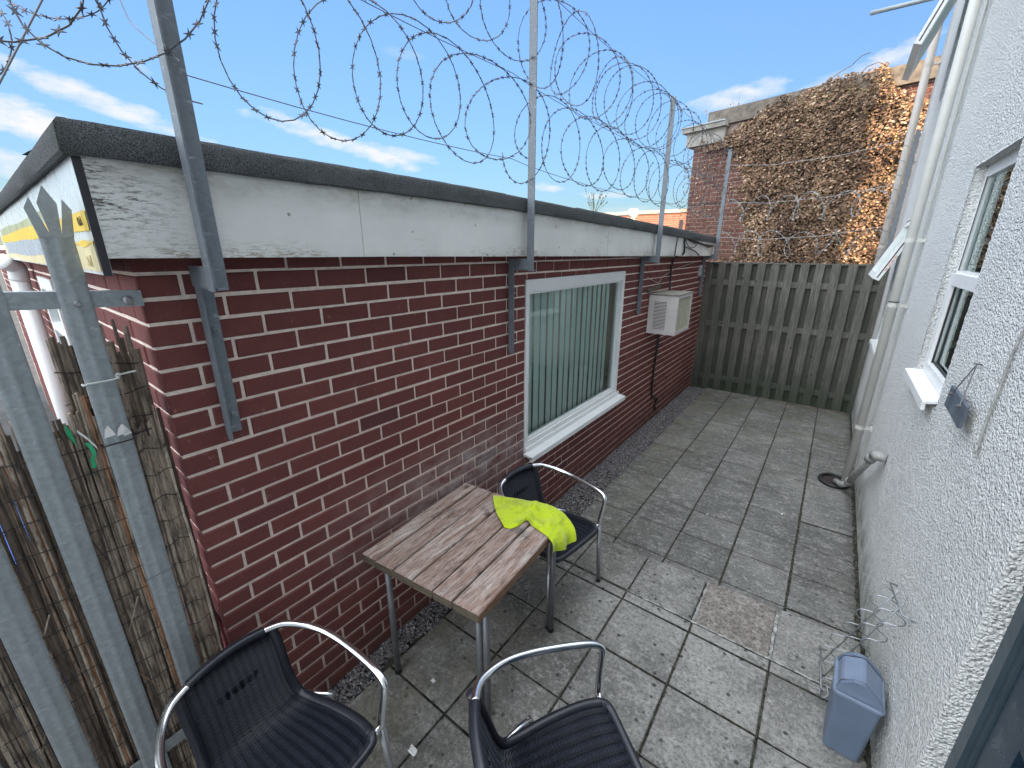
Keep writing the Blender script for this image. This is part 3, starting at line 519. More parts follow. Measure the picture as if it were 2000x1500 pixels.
# ================================================================= RAZOR WIRE
def barb(mb, p, t, nrm, s=1.0):
    t = t / np.linalg.norm(t); nrm = nrm - t * (nrm @ t); nrm /= (np.linalg.norm(nrm) + 1e-9); b = np.cross(t, nrm); L, w, h = .0105 * s, .0035 * s, .0098 * s
    for sg_ in (1, -1):
        q = [p - t * L * .35, p - t * L + b * sg_ * h, p + b * sg_ * w, p + t * L + b * sg_ * h, p + t * L * .35]
        q2 = [v + nrm * .0011 for v in q]; k = [v - nrm * .0011 for v in q]
        mb.add(k + q2, [(0, 1, 2), (2, 3, 4), (0, 2, 4), (5, 7, 6), (7, 9, 8), (5, 9, 7), (0, 5, 6, 1), (1, 6, 7, 2), (2, 7, 8, 3), (3, 8, 9, 4)])
def concertina(mb, a, b, turns, r, up=(0, 0, 1), tilt=.12, seed=0, jit=.10, sp=.036, rad=.0020, bs=1.0, ph0=0, sag=0, flip=.25, side=.78):
    rg = random.Random(seed); a = np.array(a, float); b = np.array(b, float); ax = (b - a); L = np.linalg.norm(ax); ax /= L; up = np.array(up, float); sd_ = np.cross(ax, up)
    N = int(turns * 26); pts = []; K = int(turns) + 3
    rr = [r * (1 + rg.uniform(-jit, jit)) for _ in range(K)]; tl = [tilt * rg.uniform(.75, 1.25) * (-.8 if rg.random() < flip else 1) for i in range(K)]; sh = [rg.uniform(-.03, .03) for _ in range(K)]
    ps = [rg.uniform(-.04, .04) for _ in range(K)]
    for i in range(N + 1):
        u = i / 26; k = int(u); f = u - k; f = f * f * (3 - 2 * f); lp = lambda A: A[k] * (1 - f) + A[min(k + 1, K - 1)] * f
        th = 2 * PI * u + ph0; R_ = lp(rr); off = lp(tl) * math.sin(th + .5 * lp(ps) * 20)
        pts.append(a + ax * (L * i / N + off + lp(ps)) + up * (R_ * math.cos(th) + lp(sh) + (r - R_) - sag * 4 * (i / N) * (1 - i / N)) + sd_ * (R_ * math.sin(th) * side))
    mb.tube(pts, rad, 5)
    d = 0; nxt = sp
    for i in range(1, len(pts)):
        sgm_ = pts[i] - pts[i - 1]; l = np.linalg.norm(sgm_)
        while nxt < d + l:
            p = pts[i - 1] + sgm_ * ((nxt - d) / l); nr = np.array([rg.uniform(-1, 1) for _ in range(3)]); barb(mb, p, sgm_, nr, bs * rg.uniform(.85, 1.15)); nxt += sp
        d += l
XW = .150
coil_defs = [  # y0, y1, turns, centre z, radius, label
 (-.55, .50, 5, 2.79, .225, 'razor wire coil above the spiked fence, running out at the top left'),
 (.56, 2.15, 7.2, 2.785, .225, 'lower razor wire coil of wide open loops left of the middle post'),
 (.60, 2.16, 6, 3.25, .200, 'upper razor wire coil left of the middle post, cut by the top edge'),
 (2.22, 4.40, 7.4, 2.785, .205, 'lower razor wire coil over the big window, hanging below the bunched loops'),
 (2.22, 4.40, 11.2, 3.235, .215, 'upper razor wire coil with tightly bunched loops over the big window'),
 (4.46, 6.9, 8, 2.785, .205, 'lower razor wire coil over the air conditioner, nearest the far brick building'),
 (4.46, 6.9, 9, 3.235, .215, 'upper razor wire coil over the air conditioner, beneath the top wire')]
for i, (y0, y1, tn, zc, r, lb) in enumerate(coil_defs):
    mb = MB(); concertina(mb, (XW, y0, zc), (XW, y1, zc), tn, r, seed=11 + i, tilt=.10 + .10 * (tn < 7.5), ph0=PI * (i % 2), bs=.88, flip=.0 if tn < 7.5 else .3, side=.36 if tn < 7.5 else .75); tag(mb.build('razor_wire', 'razor'), lb, 'razor wire', 'razor wire coils along the roof edge')
for z, lb in ((3.462, 'straight top straining wire between the post tops, above the razor wire coils'), (2.99, 'straight middle straining wire between the upper and lower razor wire coils'), (2.60, 'straight lowest straining wire, just above the roof edge under the coils')):
    mb = MB(); ys = [.50, 2.17, 4.41, 6.92]; pts = []
    for a, b in zip(ys, ys[1:]):
        for k in range(10): t = k / 10; pts.append((XW + .006, a + (b - a) * t, z - .02 * 4 * t * (1 - t) + (.025 if z < 3 and a < 1 else 0) * t))
    pts.append((XW + .006, ys[-1], z)); mb.tube(pts, .0016, 5); tag(mb.build('straining_wire', 'wire'), lb, 'wire')
# wire and coil leaving towards the near left
mb = MB(); a0 = CAM + 1.25 * ray(82, 0); a1 = CAM + 1.2 * ray(0, 160); dd = a1 - a0; mb.tube([a0 - dd * 2.2, a1 + dd * .8], .0026, 6); tag(mb.build('straining_wire', 'wire'), 'thick straight wire slanting down at the top left corner, across a razor coil', 'wire')
mb = MB(); pth = [CAM + 1.32 * ray(*q) for q in [(-60, -60), (20, 5), (70, 28), (130, 37), (185, 25), (215, -5), (245, -60)]]
def strand(mb, pts, sp=.036, bs=1.):
    pts = smooth_path(pts, 7); mb.tube(pts, .0018, 5); d = 0; nxt = sp
    for i in range(1, len(pts)):
        q = pts[i] - pts[i - 1]; l = np.linalg.norm(q)
        while nxt < d + l: barb(mb, pts[i - 1] + q * ((nxt - d) / l), q, np.array([random.uniform(-1, 1) for _ in range(3)]), bs); nxt += sp
        d += l
strand(mb, pth); pth2 = [CAM + 1.25 * ray(*q) for q in [(-40, 5), (5, 28), (22, 75), (18, 115), (0, 145), (-40, 170)]]; strand(mb, pth2)
tag(mb.build('razor_wire', 'razor'), 'two loose razor wire loops in the top left corner above the spiked pale', 'razor wire')
mb = MB(); q = [at(*k, 'y', .5) for k in [(222, -30), (250, 35), (275, 62), (303, 85), (352, 120)]]; mb.tube(smooth_path(q, 4), .0017, 5); tag(mb.build('loose_wire', 'wire'), 'thin loose wire sagging onto the nearest post from the top left', 'wire')
# fence-top razor wire (behind the wooden fence, small)
FY = 7.12
for z, lb in ((3.30, 'highest straight wire across the ivy above the wooden fence'), (2.83, 'middle straight wire across the ivy above the wooden fence'), (2.36, 'lowest straight wire across the ivy, close above the wooden fence')):
    mb = MB(); mb.tube([(.15, 6.97, z - .02), (.7, 7.06, z - .06), (1.4, 7.12, z - .02), (2.07, 7.15, z + .09)], .0022, 5); tag(mb.build('straining_wire', 'tube'), lb, 'wire')
for i, (z, lb) in enumerate(((2.72, 'pale razor wire coil across the ivy, higher of the two above the wooden fence'), (2.25, 'pale razor wire coil resting along the top of the wooden fence'))):
    mb = MB(); concertina(mb, (.25, 7.06, z), (2.0, 7.14, z), 5.5, .16, seed=60 + i, tilt=.1, jit=.25, sp=.05, rad=.0022, bs=1.3); tag(mb.build('razor_wire', 'galv_pale'), lb, 'razor wire', 'razor wire coils above the wooden fence')
# post on the house side
t = empty('steel_post', (2.09, 7.16, 0)); tag(t, 'galvanised post with nail hooks fixed beside the far cream pipe', 'post')
mb = MB(); mb.box((-.020, 0, 1.35), (.02, .005, 3.47)); mb.box((.0205, 0, 1.35), (.0255, .05, 3.47)); mb.build('upright', 'galv', t)
mb = MB()
for k in range(12):
    mb = MB(); mb.tube([(-.045, .0, 1.6 + k * .155), (-.10, -.02, 1.6 + k * .155 + .02), (-.12, -.02, 1.6 + k * .155)], .0025, 5); mb.build('hook', 'wire', t)

# ================================================================= WOODEN FENCE
fe = empty('wooden_fence', (0, FY, 0)); tag(fe, 'weathered green-grey hit-and-miss board fence closing the far end of the passage', 'fence')
for z in (1.70, 1.08, .235):
    mb = MB(); mb.box((.015, -.012, z - .04), (2.14, .012, z + .04), .2); mb.build('rail', 'fence', fe)
for i in range(13):
    x = .03 + i * .1715; mb = MB(); w = .098; top = 1.975 + random.uniform(-.006, .006); l = random.uniform(-.004, .004); mb.obox((x, -.034 + random.uniform(-.003, .002), .02 + random.uniform(0, .02)), (min(w, 2.145 - x), random.uniform(-.003, .003), 0), (0, .019, 0), (l, 0, top - .03), random.random() * .5); mb.build('board', 'fence', fe)
for i in range(12):
    x = .03 + .0857 + i * .1715; mb = MB(); mb.obox((x, .0145, .02), (.098, 0, 0), (0, .019, 0), (0, 0, 1.95), .7 + random.random() * .3); mb.build('board', 'fence', fe)  # back boards toned darker: shade behind the front boards put into colour
mb = MB(); mb.box((.012, -.03, 1.972), (2.14, .03, 1.992), .3); mb.build('capping', 'fence', fe)

# ================================================================= WHITE HOUSE on the right
XH = 2.152; ho = empty('rendered_house', (0, 0, 0)); tag(ho, 'tall white roughcast house wall with cream pipes along the right of the passage', 'building')
ops = [(2.752, 3.56, 1.42, 2.588, .075), (5.45, 6.55, 1.12, 2.46, .09), (5.45, 6.55, 3.60, 4.80, .09)]   # openings y0,y1,z0,z1,depth
def lines(lo, hi, brk, stepf):
    o = [lo]; 
    while o[-1] < hi - 1e-6: o.append(min(hi, o[-1] + stepf(o[-1])))
    for b in brk:
        k = min(range(1, len(o) - 1), key=lambda i: abs(o[i] - b)); o[k] = b
    return o
ylin = lines(1.52, 7.6, [2.752, 3.56, 5.45, 6.55], lambda y: .0095 if y < 3.7 else .03); zlin = lines(-.12, 7.2, [1.42, 2.588, 1.12, 2.46, 3.60, 4.80], lambda z: .0095 if z < 3.0 else .035)
mb = MB(); idx = {}
def hv(x, y, z):
    k = (round(x, 4), round(y, 4), round(z, 4))
    if k not in idx:
        p = Vector((x * 62, y * 62, z * 62)); n_ = noise.noise_vector(p) * .0024 + noise.noise_vector(p * .28) * .0014
        idx[k] = len(mb.v); mb.v.append((x + n_.x, y + n_.y, z + n_.z))
    return idx[k]
def quad(a, b, c, d): mb.f.append((hv(*a), hv(*b), hv(*c), hv(*d))); mb.r.append(.5); mb.mi.append(0)
inop = lambda y, z: any(o[0] < y < o[1] and o[2] < z < o[3] for o in ops)
for i in range(len(ylin) - 1):
    for j in range(len(zlin) - 1):
        y0, y1, z0, z1 = ylin[i], ylin[i + 1], zlin[j], zlin[j + 1]
        if inop((y0 + y1) / 2, (z0 + z1) / 2): continue
        quad((XH, y0, z0), (XH, y0, z1), (XH, y1, z1), (XH, y1, z0))
for (a, b, c, d, dp_) in ops:
    xs = [XH + dp_ * t for t in (0, .25, .5, .75, 1)]; ys = [y for y in ylin if a - 1e-6 <= y <= b + 1e-6]; zs = [z for z in zlin if c - 1e-6 <= z <= d + 1e-6]
    for k in range(4):
        for y0, y1 in zip(ys, ys[1:]): quad((xs[k], y0, c), (xs[k], y1, c), (xs[k + 1], y1, c), (xs[k + 1], y0, c)); quad((xs[k], y0, d), (xs[k + 1], y0, d), (xs[k + 1], y1, d), (xs[k], y1, d))
        for z0, z1 in zip(zs, zs[1:]): quad((xs[k], a, z0), (xs[k + 1], a, z0), (xs[k + 1], a, z1), (xs[k], a, z1)); quad((xs[k], b, z0), (xs[k], b, z1), (xs[k + 1], b, z1), (xs[k + 1], b, z0))
for k in range(8):    # return into the door opening
    for z0, z1 in zip(zlin, zlin[1:]): quad((XH + .012 * k, 1.52, z0), (XH + .012 * (k + 1), 1.52, z0), (XH + .012 * (k + 1), 1.52, z1), (XH + .012 * k, 1.52, z1))
mb.build('wall', 'render', ho, True)
mb = MB(); mb.box((XH, 7.601, -.1), (2.85, 7.66, 7.2)); mb.box((XH + .3, -9, 7.2), (2.85, 7.66, 7.3)); mb.box((XH + .01, 1.53, 7.15), (2.6, 7.66, 7.3)); mb.box((2.85, -9, -.1), (2.9, 7.66, 7.2)); mb.box((XH + .0, -9, -.1), (XH + .1, .45, 7.2)); mb.box((XH + .005, .45, 2.45), (XH + .09, 1.52, 7.2)); mb.box((XH + .45, 1.0, -.1), (XH + .46, 7.6, 7.1)); mb.build('outer_shell', 'render', ho)  # unseen rest of the house, depth and length shaped to steer the sun
# windows
def hwin(o, mull, cas=True, fd=.05, dirty=False):
    a, b, c, d, dp_ = o; w = empty('window'); w.parent = ho; x = XH + dp_ - .027; f = .06; mb = MB()
    mb.box((x, b - f, c), (x + fd, b, d)); mb.box((x, a, c), (x + fd, a + f, d)); mb.box((x, a + f, c), (x + fd, b - f, c + f)); mb.box((x, a + f, d - f), (x + fd, b - f, d)); mb.box((x - .003, a + f - .002, mull - .035), (x + fd, b - f + .002, mull + .035))
    mb.build('frame', 'upvc', w)
    if cas:
        mb = MB(); x2 = x - .020; mb.box((x2, b - f - .045, c + .035), (x + .02, b - .022, mull + .02)); mb.box((x2, a + .02, c + .035), (x + .02, b - f - .046, c + .095)); mb.box((x2, a + .02, mull - .045), (x + .02, b - f - .046, mull + .02)); mb.build('casement', 'upvc', w)
        mb = MB(); mb.box((x - .004, b - f - .058, c + .096), (x + .005, b - f - .046, mull - .046)); mb.box((x - .0031, b - f - .012, mull + .036), (x - .001, b - f - .0005, d - f)); mb.box((x + .003, a + .05, c + .0965), (x + .006, b - f - .059, c + .108)); mb.build('gasket', 'dark_gasket', w)
    mb = MB(); mb.sheet([[(x + .014, b - f, c + f), (x + .014, a + f, c + f)], [(x + .014, b - f, d - f), (x + .014, a + f, d - f)]]); mb.build('pane', 'glass', w)
    mb = MB(); mb.box((x + .12, a - .1, c - .1), (x + .14, b + .3, d + .1)); mb.box((x + .04, a + .05, c - .1), (x + .043, b - .30, d)); mb.build('curtain', 'dark_room', w)
    mb = MB()
    for k in range(22): mb.box((x + .10, b - .06 - k * .012 - .010, c), (x + .101 + .006 * (k % 3), b - .06 - k * .012, d), random.random())
    mb.build('net_curtain', 'blind', w)
    return w
w = hwin(ops[0], 2.01); mb = MB(); mb.obox((XH - .045, 2.80, 1.425), (.125, 0, .022), (0, .79, 0), (0, 0, .012)); mb.box((XH - .0455, 2.80, 1.395), (XH - .0305, 3.59, 1.4245)); mb.build('sill', 'upvc', w)
w = hwin(ops[1], 2.05, False); mb = MB(); mb.obox((XH - .05, 5.42, 1.13), (.14, 0, .02), (0, 1.16, 0), (0, 0, .012)); mb.box((XH - .0505, 5.42, 1.10), (XH - .036, 6.58, 1.1295)); mb.build('sill', 'upvc', w)
def sash(parent, y0, y1, ztop, h, ang, xh):
    s_ = empty('open_sash', (xh, 0, ztop)); s_.parent = parent; s_.rotation_euler = (0, ang, 0); t = .055; f = .06
    mb = MB(); mb.box((-t, y0, -h), (0, y0 + f, 0)); mb.box((-t, y1 - f, -h), (0, y1, 0)); mb.box((-t, y0 + f, -h), (0, y1 - f, -h + f)); mb.box((-t, y0 + f, -f), (0, y1 - f, 0)); mb.build('sash_frame', 'upvc', s_)
    mb = MB(); mb.box((-t * .6, y0 - .0012, -h + .02), (-t * .42, y0 - .0001, -.02)); mb.build('gasket', 'dark_gasket', s_)
    mb = MB(); mb.sheet([[(-.028, y1 - f, -h + f), (-.028, y0 + f, -h + f)], [(-.028, y1 - f, -f), (-.028, y0 + f, -f)]]); mb.build('pane', 'glass', s_); return s_
s1 = sash(w, 5.50, 6.50, 2.43, .60, R(22), XH + .055)
for k, (dz, c_) in enumerate(((-.50, 'redsticker'), (-.455, 'osticker'), (-.42, 'redsticker'), (-.38, 'osticker'))):
    mb = MB()
    for q in range(4): mb.box((-.018 + .004 * (q % 2), 5.4985, dz + q * .008), (-.005, 5.4998, dz + q * .008 + .005))
    mb.build('sticker', c_, s1)
w = hwin(ops[2], 4.45, False); sash(w, 5.50, 6.50, 4.76, 1.0, R(20), XH + .055)
mb = MB(); mb.box((XH - .02, 5.56, 3.85), (XH - .012, 5.60, 4.4)); mb.build('stay', 'tube', w)
# door
dr = empty('door', (0, 0, 0)); dr.parent = ho
mb = MB(); mb.box((XH + .048, 1.462, -.05), (XH + .11, 1.519, 2.45)); mb.box((XH + .060, 1.438, -.05), (XH + .11, 1.4615, 2.45)); mb.build('frame', 'door_frame', dr)
mb = MB(); x = XH + .080; mb.box((x, .5, .05), (x + .04, 1.4375, 2.4)); 
mb.box((x - .014, 1.30, .05), (x - .0005, 1.430, 2.4)); mb.box((x - .014, .5, 1.0), (x - .0005, 1.2995, 1.14)); mb.box((x - .014, .5, .05), (x - .0005, 1.2995, .28)); mb.box((x - .0125, .60, .36), (x - .0005, 1.22, .92)); mb.box((x - .0125, .60, 1.22), (x - .0005, 1.22, 2.2)); mb.build('leaf', 'door', dr)
hl = MB(); hx = x - .014; hy = 1.402; hl.box((hx - .008, hy - .016, 1.22), (hx - .0005, hy + .016, 1.43)); hl.tube(smooth_path([(hx - .006, hy, 1.375), (hx - .05, hy, 1.375), (hx - .058, hy - .02, 1.375), (hx - .058, hy - .12, 1.37)], 5), .009, 10); hl.build('handle', 'chrome', dr, True)
# pipes
def pipe(name, x, y, z0, z1, r, mat, label, clips):
    t = empty(name, (x, y, 0)); tag(t, label, 'pipe'); mb = MB(); mb.tube([(0, 0, z0), (0, 0, z1)], r, 28); mb.build('pipe', mat, t, True)
    for z in clips:
        mb = MB(); mb.tube([(0, 0, z - .016), (0, 0, z + .016)], r + .0022, 28); mb.box((r * .6, -.012, z - .012), (XH - x + .0, .012, z + .012)); mb.box((XH - x - .012, -.045, z - .016), (XH - x + .0, .045, z + .016)); mb.build('clip', mat, t, False)
    return t
nearp = pipe('drainpipe', 2.068, 4.74, -.02, 6.5, .033, 'pipe', 'cream drainpipe running up the white wall, nearer of the two tall pipes', (.62, 1.72, 2.23, 3.9))
mb = MB(); mb.tube([(0, 0, 1.745), (0, 0, 1.752)], .0365, 20); mb.build('black_band', 'black', nearp)
pipe('drainpipe', 2.045, 7.48, -.05, 7.0, .040, 'pipe_far', 'beige drainpipe rising behind the right end of the wooden fence against the ivy', (2.2, 3.2, 4.2, 5.1))
mb = MB(); mb.tube(smooth_path([(XH - .0, 4.92, 0), (XH - .01, 4.9, 3.4), (XH - .01, 4.9, 6)], 4), .012, 8); tag(mb.build('thin_pipe', 'pipe'), 'thin cream pipe tight in the shadow beside the nearer soil pipe', 'pipe')
mb = MB(); mb.tube([(XH - .0, 3.60, .80), (XH - .05, 3.62, .80), (XH - .062, 3.66, .785)], [.032, .033, .033], 14); mb.tube([(XH - .062, 3.655, .787), (XH - .07, 4.30, .34), (XH - .075, 4.60, .10)], .027, 14); mb.tube([(XH - .075, 4.58, .115), (XH - .11, 4.68, .045), (2.0, 4.78, .02)], .027, 14)
for (a_, b_) in (((XH - .0625, 3.70, .755), (XH - .0635, 3.78, .70)), ((XH - .0735, 4.50, .185), (XH - .0745, 4.57, .13))): mb.tube([a_, b_], .034, 14)
tag(mb.build('waste_pipe', 'pipe_old', None, True), 'dirty waste pipe slanting from the white wall down to the round gully', 'pipe')
mb = MB(); cx_, cy_ = 1.99, 4.80; C_ = [(cx_ + .115 * math.cos(t), cy_ + .135 * math.sin(t), .012) for t in np.linspace(0, 2 * PI, 28, endpoint=False)]; mb.tube(C_, .016, 8, closed=True); gl_ = empty('gully'); tag(gl_, 'round black-rimmed drain gully at the foot of the cream soil pipe', 'drain'); mb.build('rim', 'black', gl_, True)
mb = MB(); mb.sheet([[(cx_ + .10 * math.cos(t), cy_ + .12 * math.sin(t), .006) for t in np.linspace(0, 2 * PI, 29)], [(cx_ + .0 * math.cos(t), cy_ + .0 * math.sin(t), .0045) for t in np.linspace(0, 2 * PI, 29)]]); mb.build('bowl', 'ochre_clay', gl_)
# slate plaque and cable
sl = empty('slate_plaque', (2.14, 2.28, 1.6)); tag(sl, 'small blank slate plaque hanging from a string on the white wall by the window', 'plaque')
mb = MB(); mb.obox((-.012, .145, .022), (-.010, 0, -.002), (0, -.29, -.010), (-.004, 0, -.085)); mb.build('slate', 'slate', sl)
mb = MB(); n0 = (-.004, -.01, .145); mb.tube([(-.026, .08, .0), n0, (-.026, -.075, -.008)], .0022, 5); mb.tube([(.01, -.01, .145), (-.012, -.01, .147)], .003, 6); mb.tube([(-.020, .08, 0.), (-.036, .08, .0)], .006, 7); mb.tube([(-.020, -.075, -.008), (-.036, -.075, -.008)], .006, 7); mb.build('string', 'wire', sl)
mb = MB(); kp = [at(*q, 'x', XH - .008) for q in [(2030, 590), (2000, 645), (1975, 700), (1950, 765), (1928, 820), (1908, 878)]]; mb.tube(smooth_path(kp, 5), .0042, 7); c0 = kp[-1]; mb.tube([c0 + np.array([-.004, .012 * math.cos(t), .012 * math.sin(t)]) for t in np.linspace(0, 2 * PI, 12, endpoint=False)], .004, 6, closed=True); tag(mb.build('wall_cable', 'pipe_old', None, True), 'painted cable running down the white wall to a small hook, right of the plaque', 'cable')
# rod sticking out high on the house
mb = MB(); q0 = at(1700, 26, 'y', 5.2); q1 = at(1815, -2, 'y', 5.2); d_ = q1 - q0; mb.tube([q0, q0 + d_ * 1.9], .016, 12); tag(mb.build('overflow_pipe', 'galv_pale', None, True), 'grey tube sticking out from the house into the sky at the top right', 'pipe')

# ================================================================= AIR CONDITIONER on the brick wall
ac = empty('air_conditioner', (0, 4.77, 1.25)); tag(ac, 'cream wall-mounted air conditioner box with side louvres and mesh front, beyond the big window', 'air conditioner')
D, Wd, Hh = .325, .56, .43
mb = MB(); mb.box((.008, 0, 0), (D, .012, Hh)); mb.box((.008, Wd - .012, 0), (D, Wd, Hh)); mb.box((.008, .0125, 0), (D - .004, Wd - .0125, .012)); mb.box((D - .022, .0125, .0125), (D, .035, Hh - .0005)); mb.box((D - .022, Wd - .035, .0125), (D, Wd - .0125, Hh - .0005)); mb.box((D - .022, .0355, .0125), (D, Wd - .0355, .035)); mb.box((D - .022, .0355, Hh - .03), (D, Wd - .0355, Hh - .0005)); mb.build('casing', 'ac', ac)
mb = MB(); mb.box((.0, -.006, Hh), (D + .006, Wd + .006, Hh + .014)); mb.build('top_panel', 'ac_top', ac)
mb = MB(); mb.box((.07, -.0012, .05), (.21, .004, .37)); mb.build('louvre_recess', 'dark_gasket', ac)
mb = MB()
for k in range(21): mb.obox((.066, -.0015, .054 + k * .0155), (.148, 0, 0), (0, -.005, -.004), (0, 0, .0045))
mb.build('louvre', 'ac', ac)
mb = MB(); mb.box((D - .030, .036, .036), (D - .024, Wd - .036, Hh - .031)); mb.build('grille_back', 'dark_gasket', ac)
mb = MB(); gx = D - .008
for k in range(-9, 14):
    for sgn in (1, -1):
        y0 = .036 + k * .036; pts = []
        for t in np.linspace(0, 1, 30):
            yy_, zz_ = (y0 + t * .36 if sgn > 0 else y0 + (1 - t) * .36), .036 + t * (Hh - .067)
            if .036 < yy_ < Wd - .036: pts.append((gx + .002 * sgn, yy_, zz_))
        if len(pts) > 1: mb.tube([pts[0], pts[-1]], .0030, 4)
mb.build('mesh_grille', 'ac_grille', ac)
mb = MB(); mb.obox((.012, -.12, Hh + .03), (.02, .0, 0), (0, .42, .03), (0, 0, .035)); tag(mb.build('timber_lintel', 'plank_edge'), 'rough brown timber strip on the bricks over the air conditioner', 'timber'); bpy.data.objects['timber_lintel'].location = (0, 4.77, 1.25)
def cable(name, pts, r, label, mat='black', k=5): mb = MB(); mb.tube(smooth_path(pts, k), r, 7); return tag(mb.build(name, mat, None, True), label, 'cable')
cable('black_cable', [(.018, 5.45, .10), (.02, 5.36, .16), (.018, 5.42, .26), (.018, 5.20, .36), (.018, 5.16, .60), (.018, 5.20, 1.0), (.018, 5.22, 1.245)], .012, 'black cable running down the bricks from under the air conditioner to the gravel')
cable('black_cable', [(.06, 5.30, 1.69), (.025, 5.40, 1.85), (.02, 5.42, 2.0), (.05, 5.43, 2.08), (.135, 5.44, 2.12), (.135, 5.42, 2.26), (.135, 5.5, 2.29), (.135, 5.9, 2.265), (.137, 6.3, 2.23), (.135, 6.88, 2.215)], .011, 'black cable rising from the air conditioner over the white fascia towards the far post')
cable('black_cable', [(.135, 5.10, 2.09), (.135, 5.12, 2.22), (.135, 5.18, 2.31), (.135, 5.4, 2.302), (.138, 5.8, 2.25), (.136, 6.2, 2.245), (.138, 6.6, 2.2), (.135, 6.88, 2.225)], .006, 'thin black cable arching on the white fascia, outermost of the tangle')
cable('black_cable', [(.137, 5.45, 2.20), (.137, 5.62, 2.18), (.137, 5.95, 2.14), (.137, 6.15, 2.09)], .007, 'short black cable slanting down the white fascia below the tangle')
cable('black_cable', [(.137, 5.46, 2.27), (.137, 5.56, 2.215), (.137, 5.7, 2.185), (.137, 5.9, 2.20), (.137, 6.05, 2.26)], .005, 'thin black cable sagging in a loop on the white fascia')
mb = MB(); mb.cbox((0, 6.76, 1.80), (.03, 6.86, 1.95), .003); t = mb.build('junction_box', 'clip'); tag(t, 'small cream junction box on the bricks near the far post', 'electrical box'); mb = MB(); mb.box((.0305, 6.80, 1.86), (.032, 6.825, 1.90)); mb.build('label_patch', 'dark_gasket', t)
cable('thin_cable', [(.012, 4.62, 1.88), (.012, 5.0, 1.80), (.012, 5.15, 1.86), (.012, 5.6, 1.93), (.012, 6.5, 2.0)], .0025, 'thin pale cable strung across the bricks above the air conditioner', 'clip')

# ================================================================= PALISADE FENCE, reeds
P1 = np.array([.012, .2155]); FD = np.array([.02, -.9998]); FN = np.array([FD[1], -FD[0]])   # FN points away from the camera
FN = FN if FN @ (P1 - CAM[:2]) > 0 else -FN; PITCH = .155
pf = empty('palisade_fence', (P1[0], P1[1], 0)); tag(pf, 'galvanised steel palisade fence with triple-pointed pales at the left of the yard', 'fence')
def L3(s_, d, z): q = FD * s_ + FN * d; return np.array([q[0], q[1], z])
wv = [(-.5, .004), (-.45, .001), (-.34, -.0012), (-.2, .0008), (-.08, -.0035), (.08, -.0035), (.2, .0008), (.34, -.0012), (.45, .001), (.5, .004)]
def pale(k):
    mb = MB(); s0 = k * PITCH; w = .065; zs = 2.180; zt_ = 2.304
    top = [.0] * len(wv); g = [[L3(s0 + u * w, v - .012, z) for u, v in wv] for z in np.linspace(.10, zs, 12)]; mb.sheet(g); mb.sheet([[q + np.append(FN * .003, 0) for q in r_] for r_ in g][::-1])
    for sg_ in (-1, 1):
        for g_ in [[r_[0 if sg_ < 0 else -1] for r_ in g]]: mb.sheet([g_, [q + np.append(FN * .003, 0) for q in g_]])
    H_ = zt_ - zs
    for poly in ([(-.50, -.002), (-.655, .55), (-.45, .76), (-.17, .06), (-.17, -.002)], [(-.165, -.002), (-.165, .06), (-.275, .66), (0, 1.0), (.275, .66), (.165, .06), (.165, -.002)], [(.17, -.002), (.17, .06), (.45, .76), (.655, .55), (.50, -.002)]):
        A_ = [L3(s0 + a_ * w, -.0125 - .0035 * (1 - abs(a_)) , zs + b_ * H_) for a_, b_ in poly]; B_ = [q + np.append(FN * .003, 0) for q in A_]; n_ = len(poly)
        mb.add(A_ + B_, [tuple(range(n_)), tuple(range(2 * n_ - 1, n_ - 1, -1))] + [(k_, (k_ + 1) % n_, n_ + (k_ + 1) % n_, n_ + k_) for k_ in range(n_)])
    o = mb.build('pale', 'galv_pale', pf, True); sm_ = o.data; sm_.set_sharp_from_angle(angle=R(50))
    b_ = MB(); p = L3(s0, -.017, 2.010); b_.tube([p, p - np.append(FN * .006, 0)], [.009, .006], 10); b_.build('bolt', 'tube', o)
for k in range(4): pale(k)
mb = MB(); mb.obox(L3(-.143, -.004, 1.990), L3(.95, 0, .05), L3(0, .006, 0), (0, 0, .045)); mb.obox(L3(-.143, .0025, 2.029), L3(.95, 0, .05), L3(0, .04, 0), (0, 0, .006)); r_ = mb.build('rail', 'galv_pale', pf)
mb = MB(); p = L3(-.108, -.005, 2.010); mb.tube([p, p - np.append(FN * .006, 0), p - np.append(FN * .010, 0)], [.014, .013, .006], 14); mb.build('bolt', 'tube', r_)
mb = MB(); mb.obox(L3(-.143, .0, .40), L3(.95, 0, 0), L3(0, .006, 0), (0, 0, .045)); mb.build('rail', 'galv_pale', pf)
# ties and a torn sticker on the second pale
def band_tie(z, mat, label, r=.0022, tail=True):
    mb = MB(); w = .036; pts = [L3(-w, .012, z + .004), L3(-w - .002, -.018, z + .002), L3(-.02, -.0205, z), L3(.03, -.0205, z), L3(w + .002, -.018, z - .003), L3(w, .012, z - .005)]; pts = [q + np.array([P1[0], P1[1], 0]) for q in pts]; mb.tube(pts, r, 6)
    if tail: mb.tube([pts[0], pts[0] + np.append(FN * .0 - FD * .05, .004)], r, 6); mb.tube([pts[0] - np.append(FD * .004, 0), pts[0] - np.append(FD * .012, -.001)], r * 2.2, 6)
    return tag(mb.build('cable_tie', mat), label, 'cable tie', 'ties round the steel pales')
band_tie(1.79, 'clip', 'white cable tie round the first spiked pale below its rail bolt', .003); band_tie(1.60, 'black', 'black cable tie round the first spiked pale under the torn sticker', .0025)
band_tie(1.12, 'wire', 'thin wire tie low on the first spiked pale', .0012, False)
mb = MB(); o2 = np.array([P1[0], P1[1], 0])
